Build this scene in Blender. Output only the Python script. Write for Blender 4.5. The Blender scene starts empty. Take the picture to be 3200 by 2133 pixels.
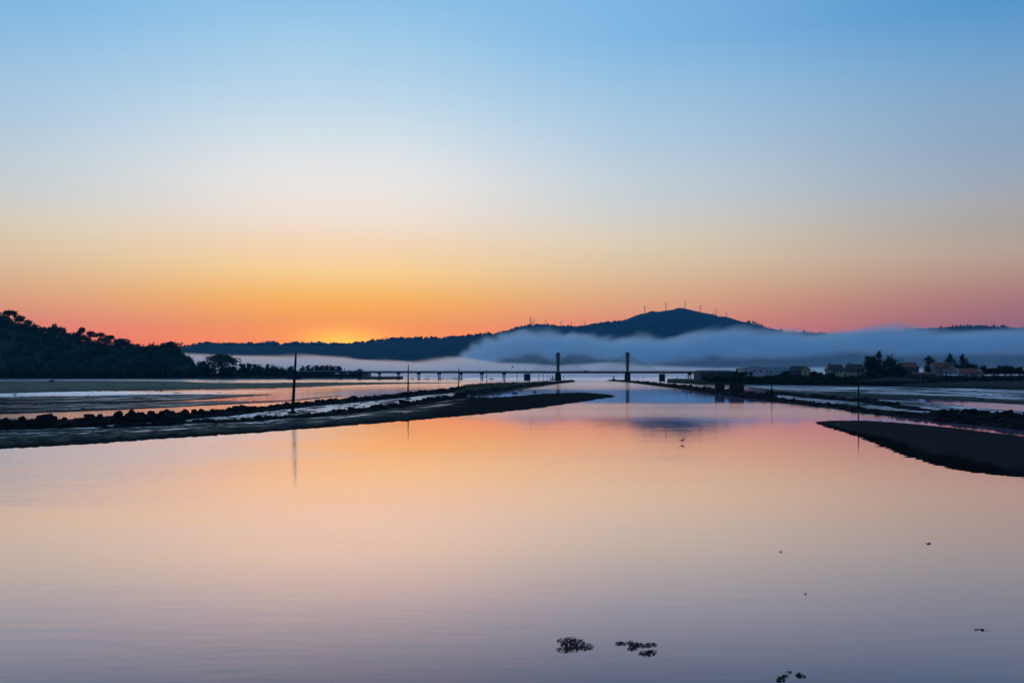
import bpy, bmesh, math, random
import numpy as np
from mathutils import Vector, Matrix, noise
from mathutils.geometry import interpolate_bezier

SC = bpy.context.scene
COL = SC.collection
RNG = np.random.default_rng(7)
random.seed(7)

# ------------------------------------------------------------------ camera
F = 3111.0          # focal length in pixels of the 3200 px wide photograph
HZ = 1159.0         # pixel row of the horizon
CH = 9.0            # camera height above the water, metres
cam_d = bpy.data.cameras.new("camera")
cam = bpy.data.objects.new("camera", cam_d)
COL.objects.link(cam)
cam.location = (0, 0, CH)
cam.rotation_euler = (math.radians(90), 0, 0)
cam_d.sensor_width = 36.0
cam_d.lens = 36.0 * F / 3200.0
cam_d.shift_y = (HZ - 1066.5) / 3200.0
cam_d.clip_start = 0.5
cam_d.clip_end = 40000
SC.camera = cam

# ------------------------------------------------------------------ render and exposure
SC.view_settings.view_transform = 'Standard'
SC.view_settings.look = 'None'
SC.view_settings.exposure = 0.0
SC.view_settings.gamma = 1.0
SC.view_settings.use_curve_mapping = False
cy = SC.cycles
cy.use_denoising = True
try:
    cy.denoiser = 'OPENIMAGEDENOISE'
except Exception:
    pass
cy.max_bounces = 10
cy.diffuse_bounces = 2
cy.glossy_bounces = 3
cy.transparent_max_bounces = 8
cy.volume_bounces = 8
cy.volume_step_rate = 1.0
cy.volume_max_steps = 256
cy.caustics_reflective = False
cy.caustics_refractive = False
cy.sample_clamp_indirect = 4.0

# ------------------------------------------------------------------ sky
SUN_AZ = math.atan((1070 - 1600) / F)       # negative: left of the view axis
SUN_EL = math.radians(1.1)


def lin(c):
    out = []
    for v in c:
        v = v / 255.0
        out.append(v / 12.92 if v <= 0.04045 else ((v + 0.055) / 1.055) ** 2.4)
    return out


def zpos(py, px):
    """ramp position (sqrt of sin elevation) of a photograph pixel"""
    t = (HZ - py) / math.hypot(F, px - 1600)
    return math.sqrt(max(0.0, math.sin(math.atan(t))))


SKY_NEAR = [(0, (142, 192, 230)), (150, (165, 205, 232)), (300, (188, 215, 234)), (400, (208, 225, 234)), (500, (228, 231, 232)),
            (580, (238, 234, 228)), (680, (246, 230, 214)), (750, (252, 222, 186)), (850, (262, 216, 140)), (920, (268, 196, 80)),
            (960, (276, 184, 40)), (1020, (284, 166, 10)), (1075, (290, 156, 8)), (1120, (270, 140, 20))]
SKY_MID = [(0, (130, 184, 227)), (200, (160, 198, 226)), (350, (178, 205, 226)), (480, (198, 212, 220)), (600, (212, 214, 210)),
           (700, (230, 214, 186)), (800, (235, 204, 160)), (900, (243, 184, 124)), (960, (254, 166, 108)), (1020, (272, 140, 88)),
           (1080, (282, 114, 70)), (1120, (255, 106, 80))]
SKY_FAR = [(0, (82, 146, 200)), (150, (108, 158, 202)), (300, (130, 164, 196)), (450, (142, 165, 190)), (550, (155, 168, 184)),
           (620, (168, 168, 172)), (700, (176, 165, 155)), (780, (190, 165, 145)), (850, (190, 150, 125)), (900, (188, 132, 114)),
           (960, (182, 114, 102)), (1020, (172, 102, 100)), (1080, (160, 88, 98))]
TOP_NEAR = [(.72, (118, 176, 222)), (.86, (92, 150, 204)), (1.0, (76, 130, 188))]
TOP_MID = [(.72, (108, 168, 218)), (.86, (88, 146, 202)), (1.0, (76, 130, 188))]
TOP_FAR = [(.72, (78, 138, 196)), (.86, (76, 132, 190)), (1.0, (76, 130, 188))]
EAST = [(0.0, (118, 108, 132)), (.3, (112, 118, 150)), (.5, (98, 130, 174)), (.72, (84, 132, 186)), (1.0, (76, 130, 188))]

w = bpy.data.worlds.new("World")
SC.world = w
w.use_nodes = True
NT = w.node_tree
NT.nodes.clear()


def nd(nt, typ, **kw):
    n = nt.nodes.new(typ)
    for k, v in kw.items():
        setattr(n, k, v)
    return n


def mth(nt, op, a, b=None, c=None, clamp=False):
    n = nt.nodes.new('ShaderNodeMath')
    n.operation = op
    n.use_clamp = clamp
    for i, v in enumerate((a, b, c)):
        if v is None:
            continue
        if isinstance(v, (int, float)):
            n.inputs[i].default_value = v
        else:
            nt.links.new(v, n.inputs[i])
    return n.outputs[0]


def ramp(nt, fac, stops, interp='LINEAR'):
    n = nt.nodes.new('ShaderNodeValToRGB')
    n.color_ramp.interpolation = interp
    el = n.color_ramp.elements
    while len(el) > 1:
        el.remove(el[-1])
    stops = sorted(stops, key=lambda s: s[0])
    el[0].position = stops[0][0]
    el[0].color = (*stops[0][1], 1)
    for p, c in stops[1:]:
        e = el.new(p)
        e.color = (*c, 1)
    if fac is not None:
        nt.links.new(fac, n.inputs[0])
    return n.outputs[0]


def smooth(nt, v, a, b, t0=0.0, t1=1.0):
    n = nt.nodes.new('ShaderNodeMapRange')
    n.interpolation_type = 'SMOOTHSTEP'
    nt.links.new(v, n.inputs[0])
    n.inputs[1].default_value = a
    n.inputs[2].default_value = b
    n.inputs[3].default_value = t0
    n.inputs[4].default_value = t1
    return n.outputs[0]


def mixc(nt, f, a, b, typ='MIX'):
    n = nt.nodes.new('ShaderNodeMix')
    n.data_type = 'RGBA'
    n.blend_type = typ
    for i, v in ((0, f), (6, a), (7, b)):
        if isinstance(v, (int, float)):
            n.inputs[i].default_value = v
        elif isinstance(v, (tuple, list)):
            n.inputs[i].default_value = (*v[:3], 1)
        else:
            nt.links.new(v, n.inputs[i])
    return n.outputs[2]


def build_sky():
    nt = NT
    tc = nd(nt, 'ShaderNodeTexCoord')
    nrm = nd(nt, 'ShaderNodeVectorMath', operation='NORMALIZE')
    nt.links.new(tc.outputs['Generated'], nrm.inputs[0])
    sep = nd(nt, 'ShaderNodeSeparateXYZ')
    nt.links.new(nrm.outputs[0], sep.inputs[0])
    x, y, z = sep.outputs
    zc = mth(nt, 'SQRT', mth(nt, 'MAXIMUM', z, 0.0))
    hl = mth(nt, 'SQRT', mth(nt, 'ADD', mth(nt, 'MULTIPLY', x, x), mth(nt, 'ADD', mth(nt, 'MULTIPLY', y, y), 1e-6)))
    sx, sy = math.sin(SUN_AZ), math.cos(SUN_AZ)
    dot = mth(nt, 'DIVIDE', mth(nt, 'ADD', mth(nt, 'MULTIPLY', x, sx), mth(nt, 'MULTIPLY', y, sy)), hl)
    dot = mth(nt, 'MINIMUM', mth(nt, 'MAXIMUM', dot, -1.0), 1.0)
    az = mth(nt, 'MULTIPLY', mth(nt, 'ARCCOSINE', dot), 180 / math.pi)

    def stops(tab, px, top):
        return [(zpos(p, px), lin(c)) for p, c in tab] + [(p, lin(c)) for p, c in top]
    cn = ramp(nt, zc, stops(SKY_NEAR, 1070, TOP_NEAR))
    cm = ramp(nt, zc, stops(SKY_MID, 50, TOP_MID))
    cf = ramp(nt, zc, stops(SKY_FAR, 3150, TOP_FAR))
    ce = ramp(nt, zc, [(p, lin(c)) for p, c in EAST])
    c = mixc(nt, smooth(nt, az, 1.0, 18.0), cn, cm)
    c = mixc(nt, smooth(nt, az, 12.0, 40.0), c, cf)
    c = mixc(nt, smooth(nt, az, 40.0, 125.0), c, ce)
    # glow over the place where the sun has gone down
    el = mth(nt, 'MULTIPLY', mth(nt, 'ARCSINE', z), 180 / math.pi)
    ex = mth(nt, 'DIVIDE', az, 2.3)
    ey = mth(nt, 'DIVIDE', mth(nt, 'SUBTRACT', el, 1.45), 0.85)
    g = mth(nt, 'EXPONENT', mth(nt, 'MULTIPLY', mth(nt, 'ADD', mth(nt, 'MULTIPLY', ex, ex), mth(nt, 'MULTIPLY', ey, ey)), -1.0))
    c = mixc(nt, g, c, mixc(nt, 1.0, c, (0.45, 0.50, 0.0), 'ADD'))
    bg = nd(nt, 'ShaderNodeBackground')
    nt.links.new(c, bg.inputs[0])
    bg.inputs[1].default_value = 1.14
    sky = nd(nt, 'ShaderNodeTexSky', sky_type='NISHITA')
    sky.sun_disc = False
    sky.sun_elevation = SUN_EL
    sky.sun_rotation = SUN_AZ
    bg2 = nd(nt, 'ShaderNodeBackground')
    nt.links.new(sky.outputs[0], bg2.inputs[0])
    bg2.inputs[1].default_value = 0.05
    # the measured dusk gradient carries most of the sky, the physical sky a part of it
    mx = nd(nt, 'ShaderNodeMixShader')
    mx.inputs[0].default_value = 0.08
    nt.links.new(bg.outputs[0], mx.inputs[1])
    nt.links.new(bg2.outputs[0], mx.inputs[2])
    out = nd(nt, 'ShaderNodeOutputWorld')
    nt.links.new(mx.outputs[0], out.inputs[0])


build_sky()
w.cycles.sampling_method = 'AUTOMATIC'

sun_d = bpy.data.lights.new("sun", 'SUN')
sun = bpy.data.objects.new("sun", sun_d)
COL.objects.link(sun)
sun_d.energy = 0.35
sun_d.angle = math.radians(0.5)
sun_d.color = (1.0, 0.62, 0.3)
sdir = Vector((math.sin(SUN_AZ) * math.cos(SUN_EL), math.cos(SUN_AZ) * math.cos(SUN_EL), math.sin(SUN_EL)))
sun.rotation_euler = sdir.to_track_quat('Z', 'Y').to_euler()


# ------------------------------------------------------------------ places: pixels of the photograph to points of the place
def G(px, py, z=0.0):
    Y = (CH - z) * F / (py - HZ)
    return Vector(((px - 1600) / F * Y, Y, z))


def V(px, py, D):
    return Vector(((px - 1600) / F * D, D, CH - (py - HZ) / F * D))


# ------------------------------------------------------------------ helpers
def tag(o, label=None, cat=None, group=None, kind=None):
    if label:
        o['label'] = label
    if cat:
        o['category'] = cat
    if group:
        o['group'] = group
    if kind:
        o['kind'] = kind
    return o


def empty(name, loc=(0, 0, 0), rz=0.0):
    o = bpy.data.objects.new(name, None)
    o.empty_display_size = 0.5
    o.location = loc
    o.rotation_euler = (0, 0, rz)
    COL.objects.link(o)
    return o


def link(name, me, parent=None):
    o = bpy.data.objects.new(name, me)
    COL.objects.link(o)
    if parent is not None:
        o.parent = parent
    return o


def make_mesh(name, verts, faces, mat=None, smooth_shade=False):
    me = bpy.data.meshes.new(name)
    me.from_pydata([tuple(v) for v in verts], [], [tuple(f) for f in faces])
    if mat is not None:
        me.materials.append(mat)
    if smooth_shade:
        me.polygons.foreach_set('use_smooth', [True] * len(me.polygons))
    me.update()
    return me


def tri_soup(name, P, quads, mat):
    """numpy vertices (n,3) and faces (m,k), all faces of the same size"""
    me = bpy.data.meshes.new(name)
    m, k = quads.shape
    me.vertices.add(len(P))
    me.vertices.foreach_set('co', np.asarray(P, np.float32).ravel())
    me.loops.add(m * k)
    me.loops.foreach_set('vertex_index', np.asarray(quads, np.int32).ravel())
    me.polygons.add(m)
    me.polygons.foreach_set('loop_start', np.arange(0, m * k, k, dtype=np.int32))
    me.polygons.foreach_set('loop_total', np.full(m, k, np.int32))
    me.update(calc_edges=True)
    me.validate()
    if mat is not None:
        me.materials.append(mat)
    return me


class MB:
    def __init__(self):
        self.v, self.f = [], []

    def add(self, verts, faces):
        b = len(self.v)
        self.v += [Vector(v) for v in verts]
        self.f += [tuple(i + b for i in f) for f in faces]
        return self

    def box(self, c, s, rz=0.0, taper=1.0):
        x, y, z = s[0] / 2, s[1] / 2, s[2] / 2
        R = Matrix.Rotation(rz, 3, 'Z')
        vs = []
        for dz, k in ((-z, 1.0), (z, taper)):
            for dx, dy in ((-x, -y), (x, -y), (x, y), (-x, y)):
                vs.append(R @ Vector((dx * k, dy * k, dz)) + Vector(c))
        return self.add(vs, [(3, 2, 1, 0), (4, 5, 6, 7), (0, 1, 5, 4), (1, 2, 6, 5), (2, 3, 7, 6), (3, 0, 4, 7)])

    def prism(self, poly, axis_vec):
        """poly: 3-D loop, extruded along axis_vec"""
        n = len(poly)
        a = [Vector(p) for p in poly]
        b = [p + Vector(axis_vec) for p in a]
        fs = [tuple(range(n - 1, -1, -1)), tuple(range(n, 2 * n))]
        for i in range(n):
            j = (i + 1) % n
            fs.append((i, j, n + j, n + i))
        return self.add(a + b, fs)

    def tube(self, pts, radii, n=6, cap=True):
        pts = [Vector(p) for p in pts]
        rings = []
        for i, p in enumerate(pts):
            d = (pts[min(i + 1, len(pts) - 1)] - pts[max(i - 1, 0)]).normalized()
            u = d.orthogonal().normalized()
            if abs(d.z) < 0.95:
                u = d.cross(Vector((0, 0, 1))).normalized()
            else:
                u = Vector((1, 0, 0))
                u = (u - d * u.dot(d)).normalized()
            v = d.cross(u)
            r = radii[i] if hasattr(radii, '__len__') else radii
            rings.append([p + u * (math.cos(2 * math.pi * k / n) * r) + v * (math.sin(2 * math.pi * k / n) * r) for k in range(n)])
        vs = [q for r in rings for q in r]
        fs = []
        for i in range(len(pts) - 1):
            for k in range(n):
                k2 = (k + 1) % n
                fs.append((i * n + k, i * n + k2, (i + 1) * n + k2, (i + 1) * n + k))
        if cap:
            fs.append(tuple(range(n - 1, -1, -1)))
            fs.append(tuple((len(pts) - 1) * n + k for k in range(n)))
        return self.add(vs, fs)

    def loft(self, rings, cap=True):
        n = len(rings[0])
        vs = [Vector(q) for r in rings for q in r]
        fs = []
        for i in range(len(rings) - 1):
            for k in range(n):
                k2 = (k + 1) % n
                fs.append((i * n + k, i * n + k2, (i + 1) * n + k2, (i + 1) * n + k))
        if cap:
            fs.append(tuple(range(n - 1, -1, -1)))
            fs.append(tuple((len(rings) - 1) * n + k for k in range(n)))
        return self.add(vs, fs)

    def mesh(self, name, mat, smooth_shade=False):
        return make_mesh(name, self.v, self.f, mat, smooth_shade)

    def build(self, name, mat, parent=None, smooth_shade=False):
        return link(name, self.mesh(name, mat, smooth_shade), parent)


def interp(prof, x):
    xs = [p[0] for p in prof]
    ys = [p[1] for p in prof]
    return float(np.interp(x, xs, ys))


def fbm(x, y=0.0, z=0.0, o=4):
    return noise.fractal(Vector((x, y, z)), 0.9, 2.1, o)


# ------------------------------------------------------------------ materials
def mat_base(name):
    m = bpy.data.materials.new(name)
    m.use_nodes = True
    nt = m.node_tree
    nt.nodes.clear()
    out = nd(nt, 'ShaderNodeOutputMaterial')
    return m, nt, out


def surf(name, c1, c2, scale=1.0, rough=0.8, spec=0.3, bump=0.0, bscale=None, stretch=(1, 1, 1), metallic=0.0, detail=5):
    m, nt, out = mat_base(name)
    p = nd(nt, 'ShaderNodeBsdfPrincipled')
    tc = nd(nt, 'ShaderNodeTexCoord')
    mp = nd(nt, 'ShaderNodeMapping')
    mp.inputs['Scale'].default_value = stretch
    nt.links.new(tc.outputs['Object'], mp.inputs[0])
    n1 = nd(nt, 'ShaderNodeTexNoise')
    n1.inputs['Scale'].default_value = scale
    n1.inputs['Detail'].default_value = detail
    nt.links.new(mp.outputs[0], n1.inputs[0])
    c = ramp(nt, n1.outputs[0], [(0.32, c1), (0.68, c2)])
    nt.links.new(c, p.inputs['Base Color'])
    p.inputs['Roughness'].default_value = rough
    p.inputs['Specular IOR Level'].default_value = spec
    p.inputs['Metallic'].default_value = metallic
    if bump:
        n2 = nd(nt, 'ShaderNodeTexNoise')
        n2.inputs['Scale'].default_value = bscale or scale * 4
        n2.inputs['Detail'].default_value = 4
        nt.links.new(mp.outputs[0], n2.inputs[0])
        b = nd(nt, 'ShaderNodeBump')
        b.inputs['Strength'].default_value = bump
        nt.links.new(n2.outputs[0], b.inputs['Height'])
        nt.links.new(b.outputs[0], p.inputs['Normal'])
    nt.links.new(p.outputs[0], out.inputs[0])
    return m


M = {}
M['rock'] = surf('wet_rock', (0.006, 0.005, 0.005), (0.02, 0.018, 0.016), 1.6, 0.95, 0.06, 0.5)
M['leaf'] = surf('foliage', (0.014, 0.038, 0.026), (0.035, 0.075, 0.048), 0.9, 0.9, 0.1)
M['leaf_dark'] = surf('dark_foliage', (0.012, 0.024, 0.013), (0.03, 0.05, 0.024), 0.9, 0.9, 0.1)
M['leaf_pale'] = surf('pale_foliage', (0.035, 0.07, 0.05), (0.07, 0.115, 0.075), 0.9, 0.9, 0.1)
M['bark'] = surf('bark', (0.03, 0.024, 0.02), (0.07, 0.055, 0.045), 3, 0.95, 0.1, 0.4, stretch=(1, 1, .2))
M['hill'] = surf('hillside', (0.012, 0.022, 0.02), (0.03, 0.042, 0.032), 0.01, 0.95, 0.05)
M['bank'] = surf('shore_soil', (0.012, 0.011, 0.009), (0.030, 0.025, 0.019), 0.08, 0.95, 0.08, 0.3, stretch=(.4, 1, 1))
M['grass'] = surf('rough_grass', (0.02, 0.026, 0.012), (0.05, 0.055, 0.025), 0.7, 0.95, 0.05)
M['timber'] = surf('weathered_timber', (0.012, 0.010, 0.009), (0.035, 0.028, 0.024), 2.0, 0.9, 0.1, 0.4, stretch=(1, 1, .15))
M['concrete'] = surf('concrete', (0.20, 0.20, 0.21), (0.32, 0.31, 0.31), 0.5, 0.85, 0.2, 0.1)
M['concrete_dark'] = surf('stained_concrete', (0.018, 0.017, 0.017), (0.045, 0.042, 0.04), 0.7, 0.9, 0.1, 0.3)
M['pylon'] = surf('pylon_concrete', (0.07, 0.075, 0.08), (0.11, 0.115, 0.12), 0.3, 0.8, 0.2)
M['cable'] = surf('cable_steel', (0.05, 0.05, 0.06), (0.08, 0.08, 0.09), 1, 0.6, 0.3)
M['rail'] = surf('railing_steel', (0.25, 0.25, 0.29), (0.34, 0.33, 0.38), 1, 0.6, 0.3)
M['turbine'] = surf('turbine_paint', (0.30, 0.27, 0.27), (0.36, 0.33, 0.33), 0.05, 0.5, 0.3)
M['plaster'] = surf('house_plaster', (0.203, 0.187, 0.179), (0.312, 0.289, 0.273), 0.5, 0.9, 0.15, 0.1)
M['plaster_white'] = surf('white_plaster', (0.429, 0.429, 0.429), (0.530, 0.523, 0.515), 0.4, 0.9, 0.15)
M['plaster_ochre'] = surf('ochre_plaster', (0.290, 0.267, 0.161), (0.403, 0.370, 0.242), 0.5, 0.9, 0.15)
M['plaster_rose'] = surf('rose_plaster', (0.254, 0.169, 0.152), (0.372, 0.263, 0.237), 0.5, 0.9, 0.15)
M['stone_wall'] = surf('stone_wall', (0.060, 0.057, 0.054), (0.120, 0.114, 0.108), 1.2, 0.95, 0.1, 0.4)
M['tile_red'] = surf('red_roof_tile', (0.16, 0.05, 0.035), (0.30, 0.10, 0.07), 1.5, 0.9, 0.1, 0.3)
M['tile_brown'] = surf('brown_roof_tile', (0.05, 0.035, 0.032), (0.10, 0.07, 0.06), 1.5, 0.9, 0.1, 0.3)
M['sheet_grey'] = surf('sheet_metal_grey', (0.096, 0.108, 0.126), (0.150, 0.162, 0.186), 0.4, 0.6, 0.25, stretch=(3, 1, 1))
M['sheet_white'] = surf('sheet_metal_white', (0.360, 0.374, 0.403), (0.461, 0.468, 0.490), 0.4, 0.6, 0.25, stretch=(3, 1, 1))
M['sheet_dark'] = surf('sheet_metal_dark', (0.03, 0.033, 0.04), (0.055, 0.058, 0.068), 0.4, 0.7, 0.2)
M['pane'] = surf('window_pane', (0.01, 0.012, 0.015), (0.02, 0.022, 0.026), 1, 0.15, 0.5)
M['frame'] = surf('window_frame', (0.180, 0.180, 0.180), (0.240, 0.240, 0.240), 1, 0.7, 0.2)
M['boat_white'] = surf('boat_gelcoat', (0.30, 0.30, 0.33), (0.42, 0.42, 0.45), 1, 0.4, 0.4)
M['car_dark'] = surf('dark_car_paint', (0.012, 0.013, 0.018), (0.02, 0.02, 0.028), 1, 0.35, 0.5)
M['rubber'] = surf('rubber', (0.01, 0.01, 0.01), (0.02, 0.02, 0.02), 1, 0.9, 0.1)
M['feather_dark'] = surf('dark_feathers', (0.02, 0.02, 0.03), (0.05, 0.045, 0.06), 9, 0.9, 0.1)
M['feather_white'] = surf('white_feathers', (0.5, 0.5, 0.52), (0.7, 0.7, 0.7), 9, 0.9, 0.1)
M['beak'] = surf('beak_horn', (0.12, 0.05, 0.02), (0.2, 0.09, 0.03), 9, 0.6, 0.2)
M['weed'] = surf('seaweed', (0.004, 0.004, 0.005), (0.014, 0.011, 0.010), 7, 0.7, 0.25)
M['sign_panel'] = surf('sign_panel', (0.10, 0.10, 0.13), (0.15, 0.15, 0.18), 1, 0.6, 0.3)


def water_material():
    m, nt, out = mat_base('estuary_water')
    tc = nd(nt, 'ShaderNodeTexCoord')
    sep = nd(nt, 'ShaderNodeSeparateXYZ')
    nt.links.new(tc.outputs['Object'], sep.inputs[0])
    x, y, z = sep.outputs
    # long streaks of calm and of ruffled water
    mp = nd(nt, 'ShaderNodeMapping')
    mp.inputs['Scale'].default_value = (0.006, 0.035, 1)
    nt.links.new(tc.outputs['Object'], mp.inputs[0])
    st = nd(nt, 'ShaderNodeTexNoise')
    st.inputs['Scale'].default_value = 1.0
    st.inputs['Detail'].default_value = 5
    st.inputs['Roughness'].default_value = 0.6
    nt.links.new(mp.outputs[0], st.inputs[0])
    yy = mth(nt, 'ADD', y, mth(nt, 'MULTIPLY', mth(nt, 'SUBTRACT', st.outputs[0], 0.5), mth(nt, 'MULTIPLY', y, 0.28)))
    # ruffled amount along the channel (log distance)
    ly = mth(nt, 'DIVIDE', mth(nt, 'LOGARITHM', mth(nt, 'MAXIMUM', yy, 10.0), 10.0), 4.0)
    P = lambda d: math.log10(d) / 4.0
    g = lambda v: (v, v, v)
    ruf = ramp(nt, ly, [(P(15), g(.08)), (P(90), g(.12)), (P(130), g(.14)), (P(152), g(.05)), (P(184), g(.05)), (P(205), g(.55)), (P(275), g(.6)),
                        (P(296), g(.05)), (P(440), g(.06)), (P(520), g(.55)), (P(760), g(.8)), (P(2000), g(1.0))])
    # side pools left of the training wall are ruffled too
    side = mth(nt, 'MULTIPLY', smooth(nt, x, -60.0, -100.0), smooth(nt, y, 200.0, 330.0))
    ruf = mth(nt, 'MAXIMUM', ruf, mth(nt, 'MULTIPLY', side, 0.45))
    left = mth(nt, 'MULTIPLY', smooth(nt, x, -4.0, -40.0), mth(nt, 'MULTIPLY', smooth(nt, y, 45.0, 80.0), smooth(nt, y, 185.0, 160.0)))
    ruf = mth(nt, 'MAXIMUM', ruf, mth(nt, 'MULTIPLY', left, 1.1))
    mpn = nd(nt, 'ShaderNodeMapping')
    mpn.inputs['Scale'].default_value = (0.018, 0.055, 1)
    mpn.inputs['Rotation'].default_value = (0, 0, math.radians(-9))
    nt.links.new(tc.outputs['Object'], mpn.inputs[0])
    pn = nd(nt, 'ShaderNodeTexNoise')
    pn.inputs['Scale'].default_value = 1.0
    pn.inputs['Detail'].default_value = 4
    nt.links.new(mpn.outputs[0], pn.inputs[0])
    patch = mth(nt, 'MULTIPLY', smooth(nt, pn.outputs[0], .46, .66), smooth(nt, y, 150.0, 110.0))
    ruf = mth(nt, 'ADD', ruf, mth(nt, 'MULTIPLY', patch, 0.22))
    film = mth(nt, 'MULTIPLY', smooth(nt, x, -95.0, -135.0), mth(nt, 'MULTIPLY', smooth(nt, y, 325.0, 350.0), smooth(nt, y, 470.0, 430.0)))
    ruf = mth(nt, 'ADD', ruf, mth(nt, 'MULTIPLY', film, mth(nt, 'MULTIPLY', smooth(nt, st.outputs[0], .36, .62), 2.2)))
    ruf = mth(nt, 'MULTIPLY', ruf, mth(nt, 'ADD', 0.55, mth(nt, 'MULTIPLY', st.outputs[0], 0.9)))
    rough = mth(nt, 'ADD', 0.025, mth(nt, 'MULTIPLY', ruf, 0.16))
    # wavelets
    mp2 = nd(nt, 'ShaderNodeMapping')
    mp2.inputs['Scale'].default_value = (0.35, 1.3, 1)
    mp2.inputs['Rotation'].default_value = (0, 0, math.radians(7))
    nt.links.new(tc.outputs['Object'], mp2.inputs[0])
    w1 = nd(nt, 'ShaderNodeTexNoise')
    w1.inputs['Scale'].default_value = 1.0
    w1.inputs['Detail'].default_value = 3
    nt.links.new(mp2.outputs[0], w1.inputs[0])
    mp3 = nd(nt, 'ShaderNodeMapping')
    mp3.inputs['Scale'].default_value = (0.03, 0.16, 1)
    nt.links.new(tc.outputs['Object'], mp3.inputs[0])
    w2 = nd(nt, 'ShaderNodeTexNoise')
    w2.inputs['Scale'].default_value = 1.0
    w2.inputs['Detail'].default_value = 2
    nt.links.new(mp3.outputs[0], w2.inputs[0])
    wv = nd(nt, 'ShaderNodeTexWave', wave_type='BANDS', bands_direction='Y')
    wv.inputs['Scale'].default_value = 0.16
    wv.inputs['Distortion'].default_value = 5.0
    wv.inputs['Detail'].default_value = 2.0
    wv.inputs['Detail Scale'].default_value = 0.35
    nt.links.new(mp2.outputs[0], wv.inputs[0])
    wm = mth(nt, 'MULTIPLY', smooth(nt, y, 30.0, 38.0), mth(nt, 'MULTIPLY', smooth(nt, y, 58.0, 44.0), smooth(nt, x, -1.0, -8.0)))
    hgt0 = mth(nt, 'MULTIPLY', wv.outputs[1], mth(nt, 'MULTIPLY', wm, 0.0010))
    hgt = mth(nt, 'ADD', mth(nt, 'ADD', hgt0, mth(nt, 'MULTIPLY', w1.outputs[0], mth(nt, 'ADD', 0.004, mth(nt, 'MULTIPLY', ruf, 0.03)))),
              mth(nt, 'MULTIPLY', w2.outputs[0], 0.012))
    bp = nd(nt, 'ShaderNodeBump')
    bp.inputs['Strength'].default_value = 1.0
    bp.inputs['Distance'].default_value = 1.0
    nt.links.new(hgt, bp.inputs['Height'])
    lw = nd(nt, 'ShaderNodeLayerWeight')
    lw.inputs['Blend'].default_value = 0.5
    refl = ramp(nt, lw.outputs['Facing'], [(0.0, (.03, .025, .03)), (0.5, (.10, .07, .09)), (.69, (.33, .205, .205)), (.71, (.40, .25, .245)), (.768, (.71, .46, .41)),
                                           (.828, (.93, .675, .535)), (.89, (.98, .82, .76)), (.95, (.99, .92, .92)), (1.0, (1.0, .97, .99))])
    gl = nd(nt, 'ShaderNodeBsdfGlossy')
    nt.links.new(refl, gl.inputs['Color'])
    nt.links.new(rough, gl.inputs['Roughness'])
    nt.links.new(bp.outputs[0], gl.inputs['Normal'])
    df = nd(nt, 'ShaderNodeBsdfDiffuse')
    df.inputs['Color'].default_value = (0.05, 0.032, 0.045, 1)
    mx = nd(nt, 'ShaderNodeAddShader')
    nt.links.new(df.outputs[0], mx.inputs[0])
    nt.links.new(gl.outputs[0], mx.inputs[1])
    nt.links.new(mx.outputs[0], out.inputs[0])
    return m


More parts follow.
